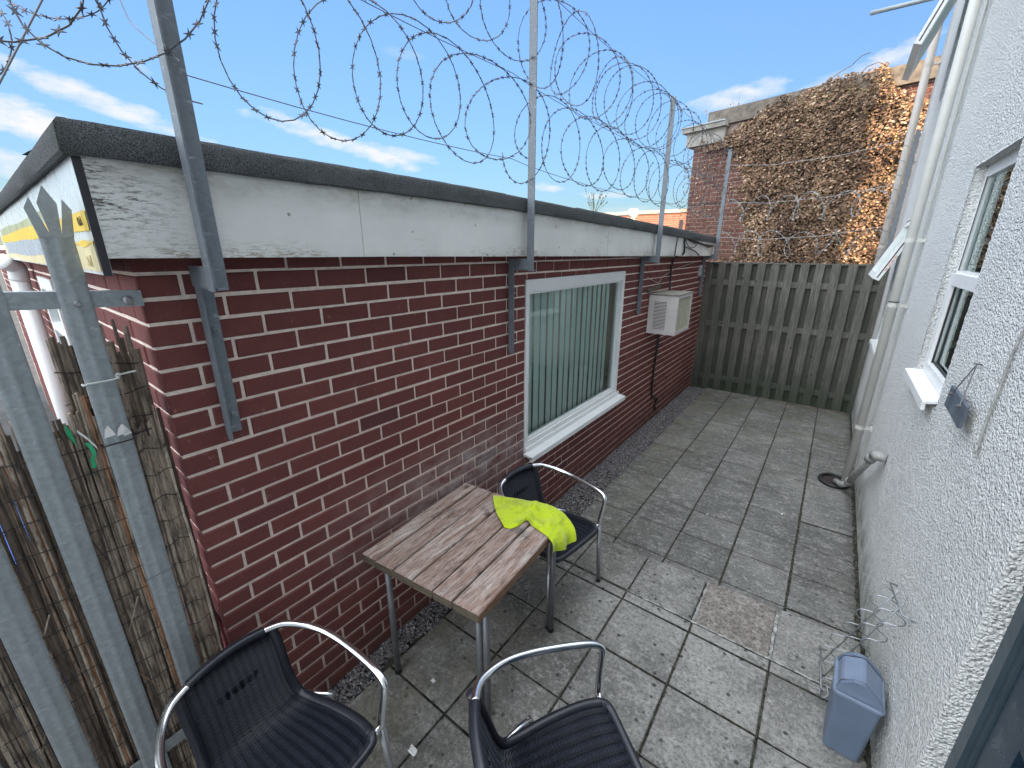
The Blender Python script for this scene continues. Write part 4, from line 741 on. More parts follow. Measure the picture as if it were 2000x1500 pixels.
for (s_, z, a_, b_) in ((-.03, 1.625, .032, .030), (.004, 1.627, .026, .034), (-.032, 1.62, .02, .02)):
    q = [L3(s_, -.0185, z), L3(s_ + a_, -.0185, z - .004), L3(s_ + a_ * .8, -.0185, z + b_ * .6), L3(s_ + a_ * .45, -.0185, z + b_), L3(s_ + a_ * .2, -.0185, z + b_ * .5)]; mb.add([k_ + o2 for k_ in q], [(0, 1, 2, 3, 4)])
tag(mb.build('torn_sticker', 'white_p'), 'torn remains of a white paper sticker on the first spiked pale', 'sticker')
# reed screening behind the pales: thin stalks bound by wires
def reeds(s0, s1, n, ztop, zvar, d0, label, zbot=.06, lean=.0, rr=(.0034, .0062), seed=1, topf=None, lo=0, hi=1):
    rg = random.Random(seed); t = empty('reed_screen', (P1[0], P1[1], 0)); tag(t, label, 'reed screen'); mb = MB()
    for i in range(n):
        s_ = s0 + (s1 - s0) * (i + rg.uniform(-.3, .3)) / n; r_ = rg.uniform(*rr); zt_ = (topf(s_) if topf else ztop) + rg.uniform(-zvar, zvar * .3); d = d0 + rg.uniform(-.006, .006); ln = lean + rg.uniform(-.018, .018)
        pts = [L3(s_ + ln * (z / ztop - .5) + rg.uniform(-.002, .002), d + rg.uniform(-.003, .003), zbot + (zt_ - zbot) * z) for z in np.linspace(0, 1, 7)]
        mb.tube(pts, [r_ * rg.uniform(.85, 1.1) for _ in pts], 5, r=lo + (hi - lo) * rg.random())
    for i in range(n // 12):   # broken stalks sticking out
        s_ = rg.uniform(s0, s1); z = rg.uniform(.3, ztop); a_ = rg.uniform(-.06, .06); mb.tube([L3(s_, d0 - .008, z), L3(s_ + a_, d0 - .014, z + rg.uniform(.08, .2))], .0018, 5, r=rg.random())
    mb.build('stalks', 'reed', t); mb = MB(); z = ztop - .12
    while z > .1: mb.tube([L3(s0 + (s1 - s0) * q, d0 - .0105 + .002 * math.sin(q * 20), z + .006 * math.sin(q * 9 + z * 30)) for q in np.linspace(0, 1, 24)], .0016, 4); z -= .088
    mb.build('binding_wire', 'black', t); return t
reeds(.032, .60, 90, 1.72, .10, .028, 'grey-brown reed screening behind the gaps of the pales at the lower left', seed=3, topf=lambda s_: 1.74 - .15 * s_, hi=.92)
reeds(.030, .60, 70, 1.70, .12, .046, 'dark reed layer added behind the front reeds at the lower left to darken the gaps', seed=13, topf=lambda s_: 1.72 - .15 * s_, lo=0, hi=.28)  # dark stalks added so the gaps in the front layer read dark
reeds(-.118, -.025, 19, 1.66, .08, .028, 'narrow strip of split reed screening between the first pale and the brick corner', seed=5)
reeds(-.108, .078, 22, 1.94, .10, .055, 'taller slats of split brown cane behind the rail beside the brick corner', zbot=1.0, rr=(.004, .0085), seed=8, lo=.1, hi=.75)
mb = MB(); q = [L3(.090, .014, 1.625), L3(.098, .010, 1.655), L3(.096, .008, 1.685), L3(.088, .010, 1.66), L3(.084, .014, 1.61)]; mb.add([k_ + o2 for k_ in q], [(0, 1, 2, 3, 4)]); q = [L3(.066, .010, 1.615), L3(.060, .006, 1.60), L3(.058, .004, 1.58), L3(.066, .006, 1.56), L3(.066, .008, 1.535)]
mb.sheet([[k_ + o2 - np.append(FD * .005, 0) for k_ in q], [k_ + o2 + np.append(FD * .004, 0) for k_ in q]]); tag(mb.build('green_tape', 'green_tape'), 'bright green tape scraps caught in the reeds between two pales', 'tape')
mb = MB(); q = [L3(.076, .010, 1.655), L3(.062, .004, 1.63), L3(.048, .004, 1.595), L3(.044, .010, 1.55)]; mb.sheet([[k_ + o2 + np.array([0, 0, .006]) for k_ in q], [k_ + o2 - np.array([0, 0, .005]) for k_ in q]]); tag(mb.build('white_tape', 'white_p'), 'twisted strip of white tape hanging over the reeds', 'tape')
for i, (s_, z0, z1, ds) in enumerate(((.11, .95, 1.06, -.045), (.30, 1.02, 1.14, -.05), (.46, .9, 1.0, -.06))):
    mb = MB(); mb.tube([L3(s_, .010, z0) + o2, L3(s_ + ds, .008, z1) + o2], .0021, 6, r=.7); tag(mb.build('loose_reed', 'reed'), ['loose reed stick slanting in the gap beside the first pale', 'loose reed stick slanting in the gap left of the second pale', 'loose reed stick in the lowest left gap'][i], 'reed')
mb = MB(); mb.tube(smooth_path([(-.09, .30, 1.0), (-.07, .33, .86), (-.04, .352, .70), (-.01, .345, .50), (.0, .33, .3), (.0, .32, .06)], 5), .009, 8); tag(mb.build('red_hose', 'red_pole', None, True), 'dull red hose in the dark gap between the reeds and the brick corner', 'hose')
# things in the side street, glimpsed through the fence
mb = MB(); mb.obox((-1.6, -.25, -.12), (-1.2, .1, 0), (0, .05, 0), (0, 0, 1.35)); tag(mb.build('cream_board', 'cream'), 'pale pinkish-cream board beyond the reeds at the left edge', 'board')
ct = empty('blue_crate', (-.95, -.25, -.12)); tag(ct, 'bright blue mesh crate standing outside behind the reeds', 'crate')
mb = MB()
for k in range(12):
    for (x_, y_) in ((-.3 + k * .054, -.2), (-.3 + k * .054, .2)): mb.box((x_, y_ - .004, 0), (x_ + .018, y_ + .004, 1.1))
    for x_ in (-.3, .3): mb.box((x_ - .004, -.195 + k * .034, .0), (x_ + .004, -.183 + k * .034, 1.1))
mb.build('mesh_side', 'bluep', ct)
mb = MB(); mb.box((-.33, -.23, 1.1), (.33, .23, 1.14)); mb.build('rim', 'bluep', ct)

# ================================================================= IVY BUILDING beyond the fence
ID = np.array([.9691, -.2467, 0]); IN = np.array([-.2467, -.9691, 0]); IO = np.array([-1.15, 9.6, 0])
iv = empty('ivy_building'); tag(iv, 'tall old brick building with concrete coping beyond the wooden fence', 'building')
def IP(s_, d, z): return IO + ID * s_ + IN * d + np.array([0, 0, z])
mb = MB(); bricks(mb, IP(.10, 0, 0), ID, IN, 1.9, 4.05, 1.4, first_half=True, proud=.006); mb.m = 0
bricks(mb, IP(2.0, 0, 0), ID, IN, 2.6, 4.35, 1.7, first_half=True, proud=.006)
mb.build('wall', 'brick_far', iv)
mb = MB(); mb.obox(IP(.10, -.3, -.1), ID * 5.2, IN * .298, (0, 0, 4.455)); mb.obox(IP(.10, -5, -.1), ID * .3, IN * 4.7, (0, 0, 4.2)); mb.build('core', 'mortar_far', iv)
mb = MB(); mb.obox(IP(.35, -.32, 4.36), ID * 5, IN * .40, (0, 0, .25)); M['old_coping'] = plain('stained_concrete', (.17, .145, .12), .95, var=.4, sc=9, bd=.006, bsc=90); mb.build('coping', 'old_coping', iv)
mb = MB(); mb.obox(IP(-.10, -.5, 4.32), ID * .85, IN * .68, (0, 0, .08)); mb.obox(IP(-.03, -.5, 4.08), ID * .75, IN * .60, (0, 0, .238)); mb.build('eaves', 'concrete', iv)
mb = MB(); mb.obox(IP(-.12, -.5, 4.401), ID * .86, IN * .70, (0, 0, .022)); mb.build('metal_capping', 'galv_pale', iv)
mb = MB(); mb.obox(IP(.11, .0075, 3.02), ID * 1.6, IN * .006, (0, 0, .018)); mb.build('band_course', 'dark_gasket', iv)
ivy = empty('ivy'); tag(ivy, 'dense dried brown ivy covering the old brick wall beyond the fence', 'climbing plant')
def cover(s_, z):
    e = noise.noise(Vector((s_ * 1.6, z * 1.6, 3))) * .45 + noise.noise(Vector((s_ * 5, z * 5, 1))) * .25
    left = .95 + .45 * max(0, (3.9 - z)) * .55 - (.55 if z > 3.95 else 0) - .5 * max(0, (2.6 - z)) ; top = 4.10 + .55 * min(1, max(0, (s_ - .7) * 1.1)) - .30 * max(0, s_ - 2.9)
    v = min((s_ - left) * 1.3, (top - z) * 3.2) + e
    if s_ > 2.95: v -= (s_ - 2.95) * 1.6 - .25 * math.sin(z * 4)
    return v
g = []
for i in range(60):
    row = []
    for j in range(48):
        s_ = .7 + i * .045; z = 1.5 + j * .062; c_ = cover(s_, z); row.append(IP(s_, -.03 + max(-.04, min(.11, c_ * .16)) + .03 * noise.noise(Vector((s_ * 9, z * 9, 0))), min(z, 4.60)))
    g.append(row)
mb = MB(); mb.sheet(g); mb.build('thicket', 'thicket', ivy, True)
mb = MB(); cnt = 0; rl = random.Random(5)
while cnt < 32000:
    s_ = rl.uniform(-.05, 3.75); z = rl.uniform(1.7, 4.68); c_ = cover(s_, z)
    sparse = (s_ < 1.2 and rl.random() < (.16 if z < 3.9 else .05)); 
    if c_ < 0 and not sparse: continue
    if c_ < .15 and not sparse and rl.random() < .4: continue
    bulge = .05 + .09 * min(1, max(0, c_)) + .07 * noise.noise(Vector((s_ * 3.2, z * 3.2, 7))) + .05 * noise.noise(Vector((s_ * 8, z * 8, 2))); d = bulge + rl.uniform(-.05, .035) if not sparse else rl.uniform(.01, .05)
    p = IP(s_, max(.012, d), z); w = rl.uniform(.012, .027) * (.7 if sparse else 1)
    a = np.array([rl.gauss(0, 1), rl.gauss(0, 1), rl.gauss(0, 1)]); nn = IN * 1.1 + np.array([0, 0, .35]) + a * .55; nn /= np.linalg.norm(nn); t1 = np.cross(nn, [rl.uniform(-1, 1), rl.uniform(-1, 1), 1]); t1 /= np.linalg.norm(t1); t2 = np.cross(nn, t1)
    tone = .5 + .42 * noise.noise(Vector((s_ * 2.2, z * 2.2, 11))) + rl.gauss(0, .27); tone = min(1, max(0, tone))
    mb.add([p - t1 * w, p - t2 * w * .75 + nn * .006, p + t1 * w * 1.15, p + t2 * w * .75 + nn * .006], [(0, 1, 2, 3)], tone); cnt += 1
mb.build('leaves', 'leaf', ivy)
mb = MB()
for i in range(240):
    s_ = rl.uniform(.2, 3.7); z = rl.uniform(1.9, 4.45); pts = []; ang = rl.uniform(-1.2, 1.2) - PI / 2 * rl.choice((1, 1, -1))
    for k in range(7): pts.append(IP(s_, .13 + .09 * math.sin(k * .6) * (cover(s_, z) > .2) - (.09 if cover(s_, z) < .1 else 0), z)); s_ += .07 * math.cos(ang); z += .07 * math.sin(ang); ang += rl.uniform(-.5, .5)
    mb.tube(pts, [.004 * (1 - k / 9) for k in range(7)], 4)
for (s0, z0, pts_) in ((2.2, 4.6, [(0, 0), (.12, .10), (.30, .17), (.40, .26), (.5, .27)]), (2.6, 4.6, [(0, 0), (.1, .10), (.22, .12), (.30, .07)]), (1.75, 4.5, [(0, 0), (.10, .05), (.16, .12)]), (.62, 4.3, [(0, 0), (.0, .12), (.01, .2)])):
    mb.tube([IP(s0 + a_, .08, z0 + b_) for a_, b_ in pts_], .006, 5)
tag(mb.build('stem_tangle', 'twig', ivy), kind='stuff')
# distant low orange brick building with a flue
fb = empty('distant_building'); tag(fb, 'distant sunlit orange brick building just above the felt roof edge', 'building')
mb = MB(); bricks(mb, (-11.5, 25, 0), (1, 0, 0), (0, -1, 0), 8.0, 4.1, 2.2, first_half=True, bl=.225 * 1.5, ch=.11, j=.02, proud=.012); mb.build('wall', 'brick_orange', fb)
mb = MB(); mb.box((-11.5, 25.001, -.1), (-3.5, 30, 4.12)); mb.build('core', 'mortar_far', fb); mb = MB(); mb.box((-11.6, 24.9, 4.121), (-3.4, 30, 4.30)); mb.build('coping', 'concrete', fb)
mb = MB(); mb.box((-5.75, 24.97, 2.9), (-5.55, 24.99, 3.75)); mb.build('slot_window', 'dark_gasket', fb)
mb = MB(); fxp = at(1236, 420, 'y', 16); mb.tube([(fxp[0], 16, 2.4), (fxp[0], 16, fxp[2] - .05)], .09, 12); mb.tube([(fxp[0], 16, fxp[2] - .06), (fxp[0], 16, fxp[2] + .20)], .17, 14); tag(mb.build('flue_cap', 'clip', None, True), 'small pale flue cap poking above the felt roof edge', 'flue')
wd_ = empty('roof_weed'); mb = MB(); base = at(1160, 418, 'y', 5.2); tag(wd_, 'spindly dry weed growing on the felt roof beyond its edge', 'plant')
for k in range(16):
    a = rl.uniform(-1, 1); h = rl.uniform(.10, .30); tip = base + np.array([a * .16 + .05, rl.uniform(-.08, .08), h]); mb.tube([base, (base + tip) / 2 + np.array([a * .02, 0, .01]), tip], .0015, 4)
    for q in range(4): c_ = base + (tip - base) * rl.uniform(.4, 1); mb.add([c_ + np.array([-.008, 0, 0]), c_ + np.array([0, 0, .012]), c_ + np.array([.008, .003, 0]), c_ + np.array([0, 0, -.006])], [(0, 1, 2, 3)])
mb.build('stems', 'plant', wd_)

# ================================================================= TABLE and cloth
TB = empty('garden_table', (.40, 1.29, UP)); tag(TB, 'square slatted table of weathered reddish planks on steel tube legs against the bricks', 'table')
tc0 = np.array([.088, .905]); tx = np.array([.685, .066]); ty = np.array([-.045, .765]); oo = np.array([.40, 1.29])
def TP(u, v, z): p = tc0 + tx * u + ty * v - oo; return (p[0], p[1], z)
mb = MB(); cuts = [0, .135, .30, .475, .645, .80, 1.0]; zt = .72; th = .045
for i in range(6):
    a, b = cuts[i] + .0058, cuts[i + 1] - .0058; r = [.0, .55, .15, .85, .6, .35][i]; dz = random.uniform(-.002, .002); e = random.uniform(0, .006); K = 10; c = .006
    for k in range(K):
        pass
    v0, v1 = 0 - e, 1 + random.uniform(-.004, .004)
    V = []
    for v_, vc in ((v0, 0), (v0 + .006, 1), (v1 - .006, 1), (v1, 0)):
        for u_, z_ in ((a, zt - th), (a, zt - c), (a + .008, zt), (b - .008, zt), (b, zt - c), (b, zt - th)):
            V.append(TP(u_, v_, (z_ if (vc or z_ < zt) else z_ - c) + dz))
    F = []
    for q in range(3):
        for k in range(5): F.append((q * 6 + k, q * 6 + k + 1, q * 6 + 7 + k, q * 6 + 6 + k))
        F.append((q * 6 + 5, q * 6, q * 6 + 6, q * 6 + 11))
    mb.add(V, F, r); mb.add(V[:6], [(5, 4, 3, 2, 1, 0)], r, 1); mb.add(V[18:], [(0, 1, 2, 3, 4, 5)], r, 1)
    if i == 5: k = [V[q * 6 + 4] for q in range(4)] + [V[q * 6 + 5] for q in range(4)]; mb.add([(a_ + .0008, b_, c_) for a_, b_, c_ in k], [(0, 1, 5, 4), (1, 2, 6, 5), (2, 3, 7, 6)], r, 2)
mb.build('tabletop', ['plank', 'plank_edge', 'plank_side'], TB)
mb = MB(); p = [TP(.03, .02, 0), TP(.97, .02, 0), TP(.97, .98, 0), TP(.03, .98, 0)]; 
M['grey_tube'] = plain('dull_grey_tube', (.17, .175, .185), .45, .5, var=.2)
def tubes(name, pts, r=.015): q = MB(); q.tube(pts, r, 14); return q.build(name, 'grey_tube', TB, True)
L_ = [(.205 - .40, .957 - 1.29), (.695 - .40, 1.050 - 1.29), (.705 - .40, 1.645 - 1.29), (.15 - .40, 1.62 - 1.29)]
for i, (x, y) in enumerate(L_): tubes('leg', [(x, y, .006), (x, y, zt - th)])
tubes('leg', [(L_[1][0] + .027, L_[1][1] + .016, .006), (L_[1][0] + .027, L_[1][1] + .016, zt - th)])
for i in range(4): a, b = L_[i], L_[(i + 1) % 4]; tubes('brace', [(a[0], a[1], zt - th - .02), (b[0], b[1], zt - th - .02)], .012)
for (x, y) in L_:
    q = MB(); q.tube([(x, y, 0), (x, y, .022)], .018, 12); q.build('foot', 'black', TB)
# cloth: a twisted towel lying over the far right corner
zc = .78 + .004
top_l = [(963, 967), (990, 971), (1018, 975), (1045, 983), (1062, 984), (1082, 990), (1103, 1003)]; bot_l = [(985, 1032), (1000, 1033), (1017, 1027), (1029, 1018), (1037, 1027), (1050, 1036), (1066, 1046)]
mid_l = [(968, 1000), (992, 1003), (1016, 1004), (1037, 1001), (1049, 1006), (1065, 1014), (1085, 1025)]
rowsC = []
for a, m_, b in zip(top_l, mid_l, bot_l):
    A, B_, C2 = [at(*q, 'z', zc) for q in (a, m_, b)]; rowsC.append([A * (1 - t) ** 2 + 2 * t * (1 - t) * (2 * B_ - .5 * A - .5 * C2) + C2 * t * t for t in np.linspace(0, 1, 15)])
e_top = at(1122, 1055, 'x', .80); e_bot = at(1080, 1078, 'x', .775)
for k, f in enumerate((.12, .35, .6, .85, 1.0)):
    A = rowsC[6][0]; B_ = rowsC[6][-1]; row = []
    for t in np.linspace(0, 1, 15):
        p0 = A + (B_ - A) * t; p1 = e_top + (e_bot - e_top) * t; p1 = p1 + np.array([0, 0, -.035 * math.sin(t * PI) ** 2 - .012 * math.sin(t * 9)]); q = p0 * (1 - f) + p1 * f; q[0] += .022 * math.sin(f * PI) + .014 * math.sin(t * 11 + f * 2) * f; q[2] += .012 * math.sin(f * PI); row.append(q)
    rowsC.append(row)
G = []; nr = len(rowsC)
cols_ = [smooth_path([rowsC[i][j] for i in range(nr)], 5) for j in range(15)]
for i in range(len(cols_[0])):
    u = i / 5; row = []
    for j in range(15):
        p = np.array(cols_[j][i]); t = j / 14; pin = math.exp(-((u - 3.2) / .75) ** 2); 
        hgt = .006 + .014 * pin * math.sin(t * PI) + .0085 * (1 + math.sin(t * 9 + u * 1.7 + 2 * math.sin(u))) * (.5 + .5 * pin) + .004 * noise.noise(Vector((u * 1.3, t * 6, 2)))
        hgt += .010 * pin * abs(math.sin(t * 13 + u * .8)) + .005 * abs(math.sin(t * 5.5 - u * 1.9))
        if j in (0, 14): hgt = .002
        p[2] += hgt if u < 6 else hgt * .4; row.append(p)
    G.append(row)
mb = MB(); mb.sheet(G); cl = mb.build('cloth', 'cloth', None, True); sm = cl.modifiers.new('s', 'SOLIDIFY'); sm.thickness = .0035; sb = cl.modifiers.new('b', 'SUBSURF'); sb.levels = 1; sb.render_levels = 1
tag(cl, 'dirty fluorescent yellow-green cloth twisted over the corner of the plank table', 'cloth')

# ================================================================= CHAIRS
def make_chair():
    t = empty('bistro_chair', (0, 0, 0))
    r = .0128
    half = [(.205, .235, .435), (.212, .245, .52), (.222, .255, .605), (.215, .262, .645), (.17, .268, .662), (.08, .272, .672), (-.03, .268, .685), (-.12, .25, .70), (-.19, .215, .715), (-.232, .175, .727)]
    back = [(-.252, .12, .735), (-.262, .06, .741), (-.265, 0, .743), (-.262, -.06, .741), (-.252, -.12, .735)]
    for sg_ in (1, -1):
        mb = MB(); mb.tube(smooth_path([(a, b * sg_, c) for a, b, c in half] + [(-.252, .12 * sg_, .735)], 5), r, 14); mb.build('arm', 'chrome', t, True)
        mb = MB(); mb.tube([(.208, .238 * sg_, .44), (.222, .250 * sg_, .01)], r, 14); mb.build('leg', 'tube', t, True)
        mb = MB(); mb.tube(smooth_path([(-.05, .222 * sg_, .425), (-.15, .226 * sg_, .30), (-.235, .240 * sg_, .01)], 5), r, 14); mb.build('leg', 'tube', t, True)
        mb = MB(); mb.tube([(.222, .250 * sg_, 0), (.222, .250 * sg_, .02)], .0155, 10); mb.tube([(-.235, .240 * sg_, 0), (-.235, .240 * sg_, .02)], .0155, 10); mb.build('foot', 'black', t)
        mb = MB(); mb.tube([(.20, .205 * sg_, .43), (.205, .236 * sg_, .435)], .009, 8); mb.tube([(.200, .19 * sg_, .425), (.205, .22 * sg_, .452), (.21, .248 * sg_, .455)], .006, 8); mb.build('bracket', 'chrome', t, True)
        mb = MB(); mb.tube([(-.15, .166 * sg_, .44), (-.10, .20 * sg_, .425), (-.05, .222 * sg_, .425)], .009, 8); mb.build('bracket', 'chrome', t, True)
    mb = MB(); mb.tube([(.10, .215, .405), (.10, -.215, .405)], .009, 8); mb.build('crossbar', 'tube', t, True)
    def wrap(name, pts, rr, step=.0042):
        pts = smooth_path(pts, 12); out = [pts[0]]; acc_ = 0
        for a, b in zip(pts, pts[1:]):
            d = np.linalg.norm(b - a); k = max(1, int(round(d / (step / 2)))); out += [a + (b - a) * (i + 1) / k for i in range(k)]
        mb = MB(); mb.tube(out, [rr + (.0011 if i % 2 else -.0004) for i in range(len(out))], 9); return mb.build(name, 'binding', t, True)
    wrap('top_binding', back, .0165)
    # profile of the woven surface: seat front -> rear -> up the back
    prof_ = [(.222, .440, .172), (.205, .452, .196), (.12, .446, .206), (.0, .434, .196), (-.10, .428, .176), (-.160, .440, .160), (-.188, .490, .152), (-.208, .56, .150), (-.232, .65, .152), (-.258, .735, .150)]
    P = smooth_path([(a, w, z) for a, z, w in prof_], 14)     # x, halfwidth, z
    d = [0]; 
    for a, b in zip(P, P[1:]): d.append(d[-1] + math.hypot(b[0] - a[0], b[2] - a[2]))
    def samp(s_): i = int(np.searchsorted(d, s_)); i = min(max(i, 1), len(d) - 1); f = (s_ - d[i - 1]) / (d[i] - d[i - 1] + 1e-9); return P[i - 1] * (1 - f) + P[i] * f
    bend = next(d[i] for i in range(len(P)) if P[i][0] < -.165); RB = 13
    for name, a, b in (('seat', .012, bend), ('backrest', bend, d[-1] - .004)):
        mb = MB(); s_ = a; k = 0
        while s_ < b:
            q = samp(s_); q2 = samp(s_ + .004); tn = np.array([q2[0] - q[0], 0, q2[2] - q[2]]); tn /= np.linalg.norm(tn); nrm = np.array([-tn[2], 0, tn[0]]); nrm = nrm if (nrm[2] if name == 'seat' else nrm[0]) > 0 else -nrm
            pts = []
            NJ = RB * 4
            for j in range(NJ + 1):
                v = j / NJ * 2 - 1; wv_ =   .0028 * abs(math.sin(j * PI / 4)) - .0016 + (.0020 if (k + j // 4) % 2 else 0)
                dish = -.010 * (1 - v * v) if name == 'seat' else -.014 * (1 - v * v)
                pts.append(np.array([q[0], q[1] * v, q[2]]) + nrm * (wv_ + dish))
            f0_ = len(mb.r); mb.tube(pts, .0022, 4, False); rk = random.uniform(.6, 1)
            for jf in range(f0_, len(mb.r)): seg = (jf - f0_) // 4; mb.r[jf] = rk * (1 if seg % 4 in (1, 2) else .38) * random.uniform(.75, 1)  # crests toned lighter, grooves darker: highlight and shade put into the strand colour
            s_ += .0052; k += 1
        bk_ = []
        for s2 in np.linspace(a, b, 40):
            q = samp(s2); q2 = samp(s2 + .004); tn = np.array([q2[0] - q[0], 0, q2[2] - q[2]]); tn /= np.linalg.norm(tn); nrm = np.array([-tn[2], 0, tn[0]]); nrm = nrm if (nrm[2] if name == 'seat' else nrm[0]) > 0 else -nrm; dd_ = .010 if name == 'seat' else .014
            bk_.append([np.array([q[0], q[1] * v, q[2]]) + nrm * (-dd_ * (1 - v * v) - .0022) for v in np.linspace(-1, 1, 15)])
        mb.sheet(bk_, .0)
        for j in range(0):       # lengthwise ribs under the weave
            v = j / RB * 2 - 1; pts = []
            for s2 in np.linspace(a, b, 24):
                q = samp(s2); pts.append((q[0], q[1] * v, q[2] - (.010 * (1 - v * v)) - .0022 if name == 'seat' else q[2])); 
                if name != 'seat': pts[-1] = (q[0] - .014 * (1 - v * v) * -1 * -1 - .002, q[1] * v, q[2])
            mb.tube(pts, .0030, 4, False, r=.1)
        if name == 'backrest':
            for (v, zz) in [(i * .16 - .40, .60 + .012 * (j_ - 1)) for i in range(6) for j_ in range(3)]: mb.box((-.226, v * .15 - .007, zz), (-.212 - .018 * (1 - v * v) + .0, v * .15 + .007, zz + .005), .0)
        mb.build(name, 'weave', t)
    for sg_ in (1, -1): wrap('side_binding', [(p[0], p[1] * sg_, p[2]) for p in [samp(x_) for x_ in np.linspace(.03, d[-1], 16)]], .0165)
    wrap('front_binding', [(.17, -.206, .449), (.205, -.196, .447), (.222, -.172, .441), (.226, -.08, .437), (.226, .08, .437), (.222, .172, .441), (.205, .196, .447), (.17, .206, .449)], .0155)
    return t
ch = make_chair()
defs = [((.435, .325, UP), R(5), 'black woven bistro chair with its back to the spiked fence, leftmost of the three'), ((1.265, .83, UP), R(51), 'black woven bistro chair in the bottom centre, its seat nearest the bin'), ((.49, 1.94, UP), R(-8), 'black woven bistro chair behind the table, part-covered by the yellow-green cloth')]
for i, (l, rz, lb) in enumerate(defs):
    c = ch if i == 0 else copy_tree(ch); c.location = l; c.rotation_euler.z = rz; c.scale = (1.09, 1.09, 1.0) if i == 1 else (1.03, 1.03, .975); tag(c, lb, 'chair', 'bistro chairs round the plank table')

# ================================================================= BIN and wire rack
bn = empty('swing_bin', (2.045, 1.945, UP), R(-2)); tag(bn, 'small blue-grey plastic swing-lid bin standing against the white wall', 'bin')
def rrect(hx, hy, r, z, n=5):
    o = []
    for (sx_, sy_, a0) in ((1, 1, 0), (-1, 1, 90), (-1, -1, 180), (1, -1, 270)):
        for k in range(n): a = R(a0 + 90 * k / (n - 1)); o.append((sx_ * (hx - r) + r * math.cos(a), sy_ * (hy - r) + r * math.sin(a), z))
    return o
def loft(mb, rings, cap0=True, cap1=True):
    n = len(rings[0]); V = [q for g in rings for q in g]; F = [(i * n + k, i * n + (k + 1) % n, (i + 1) * n + (k + 1) % n, (i + 1) * n + k) for i in range(len(rings) - 1) for k in range(n)]
    if cap0: F.append(tuple(range(n - 1, -1, -1)))
    if cap1: F.append(tuple((len(rings) - 1) * n + k for k in range(n)))
    mb.add(V, F)
mb = MB(); loft(mb, [rrect(.060, .073, .014, 0), rrect(.063, .076, .016, .006), rrect(.079, .097, .018, .322), rrect(.080, .098, .018, .328)]); mb.build('body', 'bin', bn)
mb = MB(); loft(mb, [rrect(.083, .101, .020, .322), rrect(.085, .103, .021, .326), rrect(.085, .103, .021, .336), rrect(.081, .099, .019, .341)]); mb.build('rim', 'bin_lid', bn)
mb = MB()   # lid housing: raised at both ends, gable shaped
for y0, y1 in ((-.097, -.070), (.070, .097)):
    mb = MB(); pr = [(-.078, .341), (-.066, .378), (-.030, .412), (.0, .416), (.012, .412), (.070, .360), (.078, .341)]; V = [(x, y0 + (.010 if z > .36 and y0 < 0 else 0), z) for x, z in pr] + [(x, y1 - (.010 if z > .36 and y0 > 0 else 0), z) for x, z in pr]; n_ = len(pr)
    mb.add(V, [tuple(range(n_ - 1, -1, -1)), tuple(range(n_, 2 * n_))] + [(k, (k + 1) % n_, n_ + (k + 1) % n_, n_ + k) for k in range(n_)]); mb.build('lid_housing', 'bin', bn)
mb = MB(); pr = [(-.073, .344), (-.066, .376), (-.058, .386), (-.004, .413), (.010, .411), (.070, .356), (.073, .344)]; V = [(x, -.0685, z) for x, z in pr] + [(x, .0685, z) for x, z in pr]; n_ = len(pr)
mb.add(V, [tuple(range(n_ - 1, -1, -1)), tuple(range(n_, 2 * n_))] + [(k, (k + 1) % n_, n_ + (k + 1) % n_, n_ + k) for k in range(n_)]); mb.build('swing_flap', 'bin_lid', bn)
for y_ in (-.0692, .0692): mb = MB(); mb.tube([(x, y_, z + .0005) for x, z in pr[:-1]], .0014, 5); mb.build('seam', 'dark_gasket', bn)
for o_ in bpy.data.objects:
    if o_.parent == bn and not o_.name.startswith('seam'): bm_ = o_.modifiers.new('bev', 'BEVEL'); bm_.width = .0025; bm_.segments = 2; bm_.limit_method = 'ANGLE'
mb = MB(); B0, B1, T0, T1 = [np.array(q) for q in ((1.965, 2.43, UP + .004), (1.975, 2.18, UP + .004), (2.115, 2.285, .70), (2.118, 2.00, .765))]
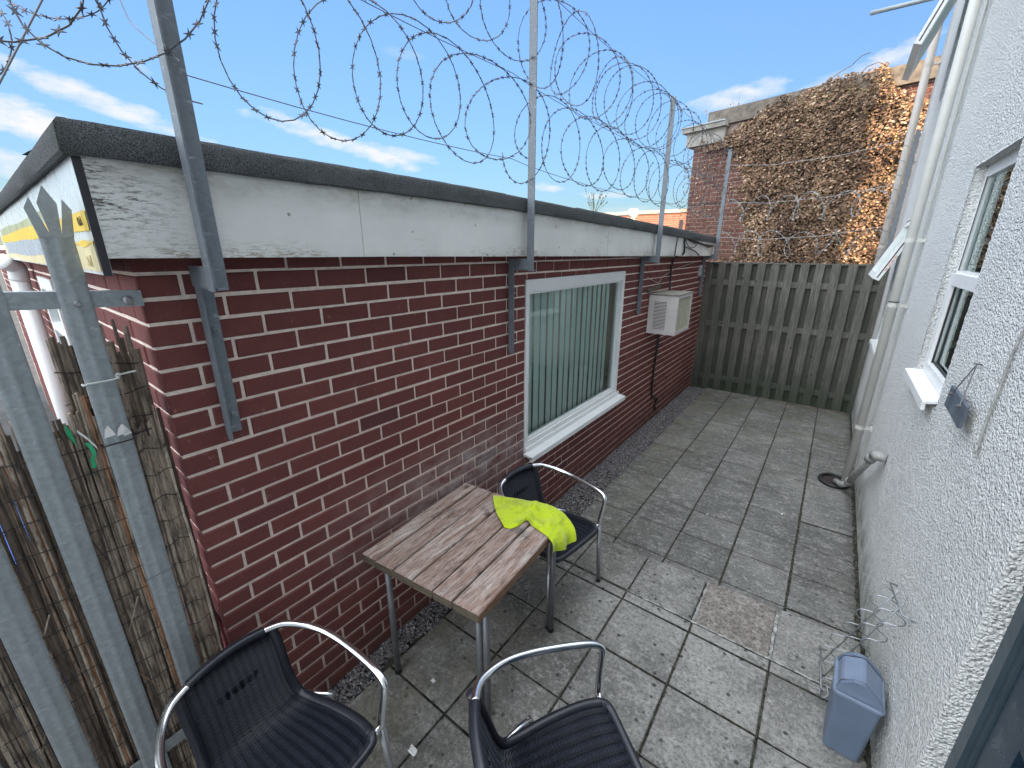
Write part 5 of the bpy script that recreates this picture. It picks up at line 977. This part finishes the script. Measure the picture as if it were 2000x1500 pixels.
pn = np.cross(T0 - B0, B1 - B0); pn /= np.linalg.norm(pn); pn = pn if pn[0] < 0 else -pn
def WP(u, v, o=0): return B0 * (1 - u) * (1 - v) + B1 * (1 - u) * v + T0 * u * (1 - v) + T1 * u * v + pn * o
wr = empty('wire_rack'); tag(wr, 'chrome wire bottle rack with wavy rods leaning on the white wall behind the bin', 'wire rack')
for v in (.06, .5, .94):
    mb = MB(); pts = []
    for i in range(90):
        u = .02 + .96 * i / 89; ph = u * 5.2; f = ph - math.floor(ph); w_ = .030 * (1 if f < .5 else -1) * (abs(math.sin(2 * PI * f)) ** .6); pts.append(WP(u, v + .02 * math.cos(2 * PI * f), w_))
    mb.tube(pts, .0023, 6); mb.build('wavy_rod', 'white_wire', wr, True)
for v in (.28, .72): mb = MB(); mb.tube([WP(-.01, v), WP(1.03, v)], .0026, 6); mb.build('straight_rod', 'white_wire', wr, True)
for u in (0, 1):
    mb = MB(); mb.tube([WP(u, -.06, -.02), WP(u, -.04, .01), WP(u, .5, .01), WP(u, 1.04, .01), WP(u, 1.08, -.03)], .0035, 6); mb.build('end_rod', 'white_wire', wr, True)
mb = MB(); mb.tube(smooth_path([WP(-.02, 1.05), (1.955, 2.12, UP + .05), (1.965, 2.10, UP + .02), (1.99, 2.12, UP + .03), (1.98, 2.16, UP + .05)], 4), .003, 6); mb.build('hook', 'white_wire', wr, True)
# litter
for i, ((px, py), s_, lb) in enumerate((((846, 1330), .012, 'crumpled white paper scrap on the paving beneath the table'), ((806, 1466), .020, 'torn white wrapper on the paving between the two front chairs'), ((1527, 1004), .011, 'small white feather-like scrap on the dark lower paving'), ((1381, 1005), .008, 'tiny pale stick on the joint between two lower slabs'))):
    z = UP if py > 1040 else 0; p = at(px, py, 'z', z + .003); mb = MB(); K = 5; g = [[(p[0] + (a - 2) * s_ * .5 * random.uniform(.7, 1.2), p[1] + (b - 2) * s_ * .35, p[2] + .004 * random.random()) for b in range(5)] for a in range(5)]; mb.sheet(g); tag(mb.build('litter', 'white_p'), lb, 'litter')
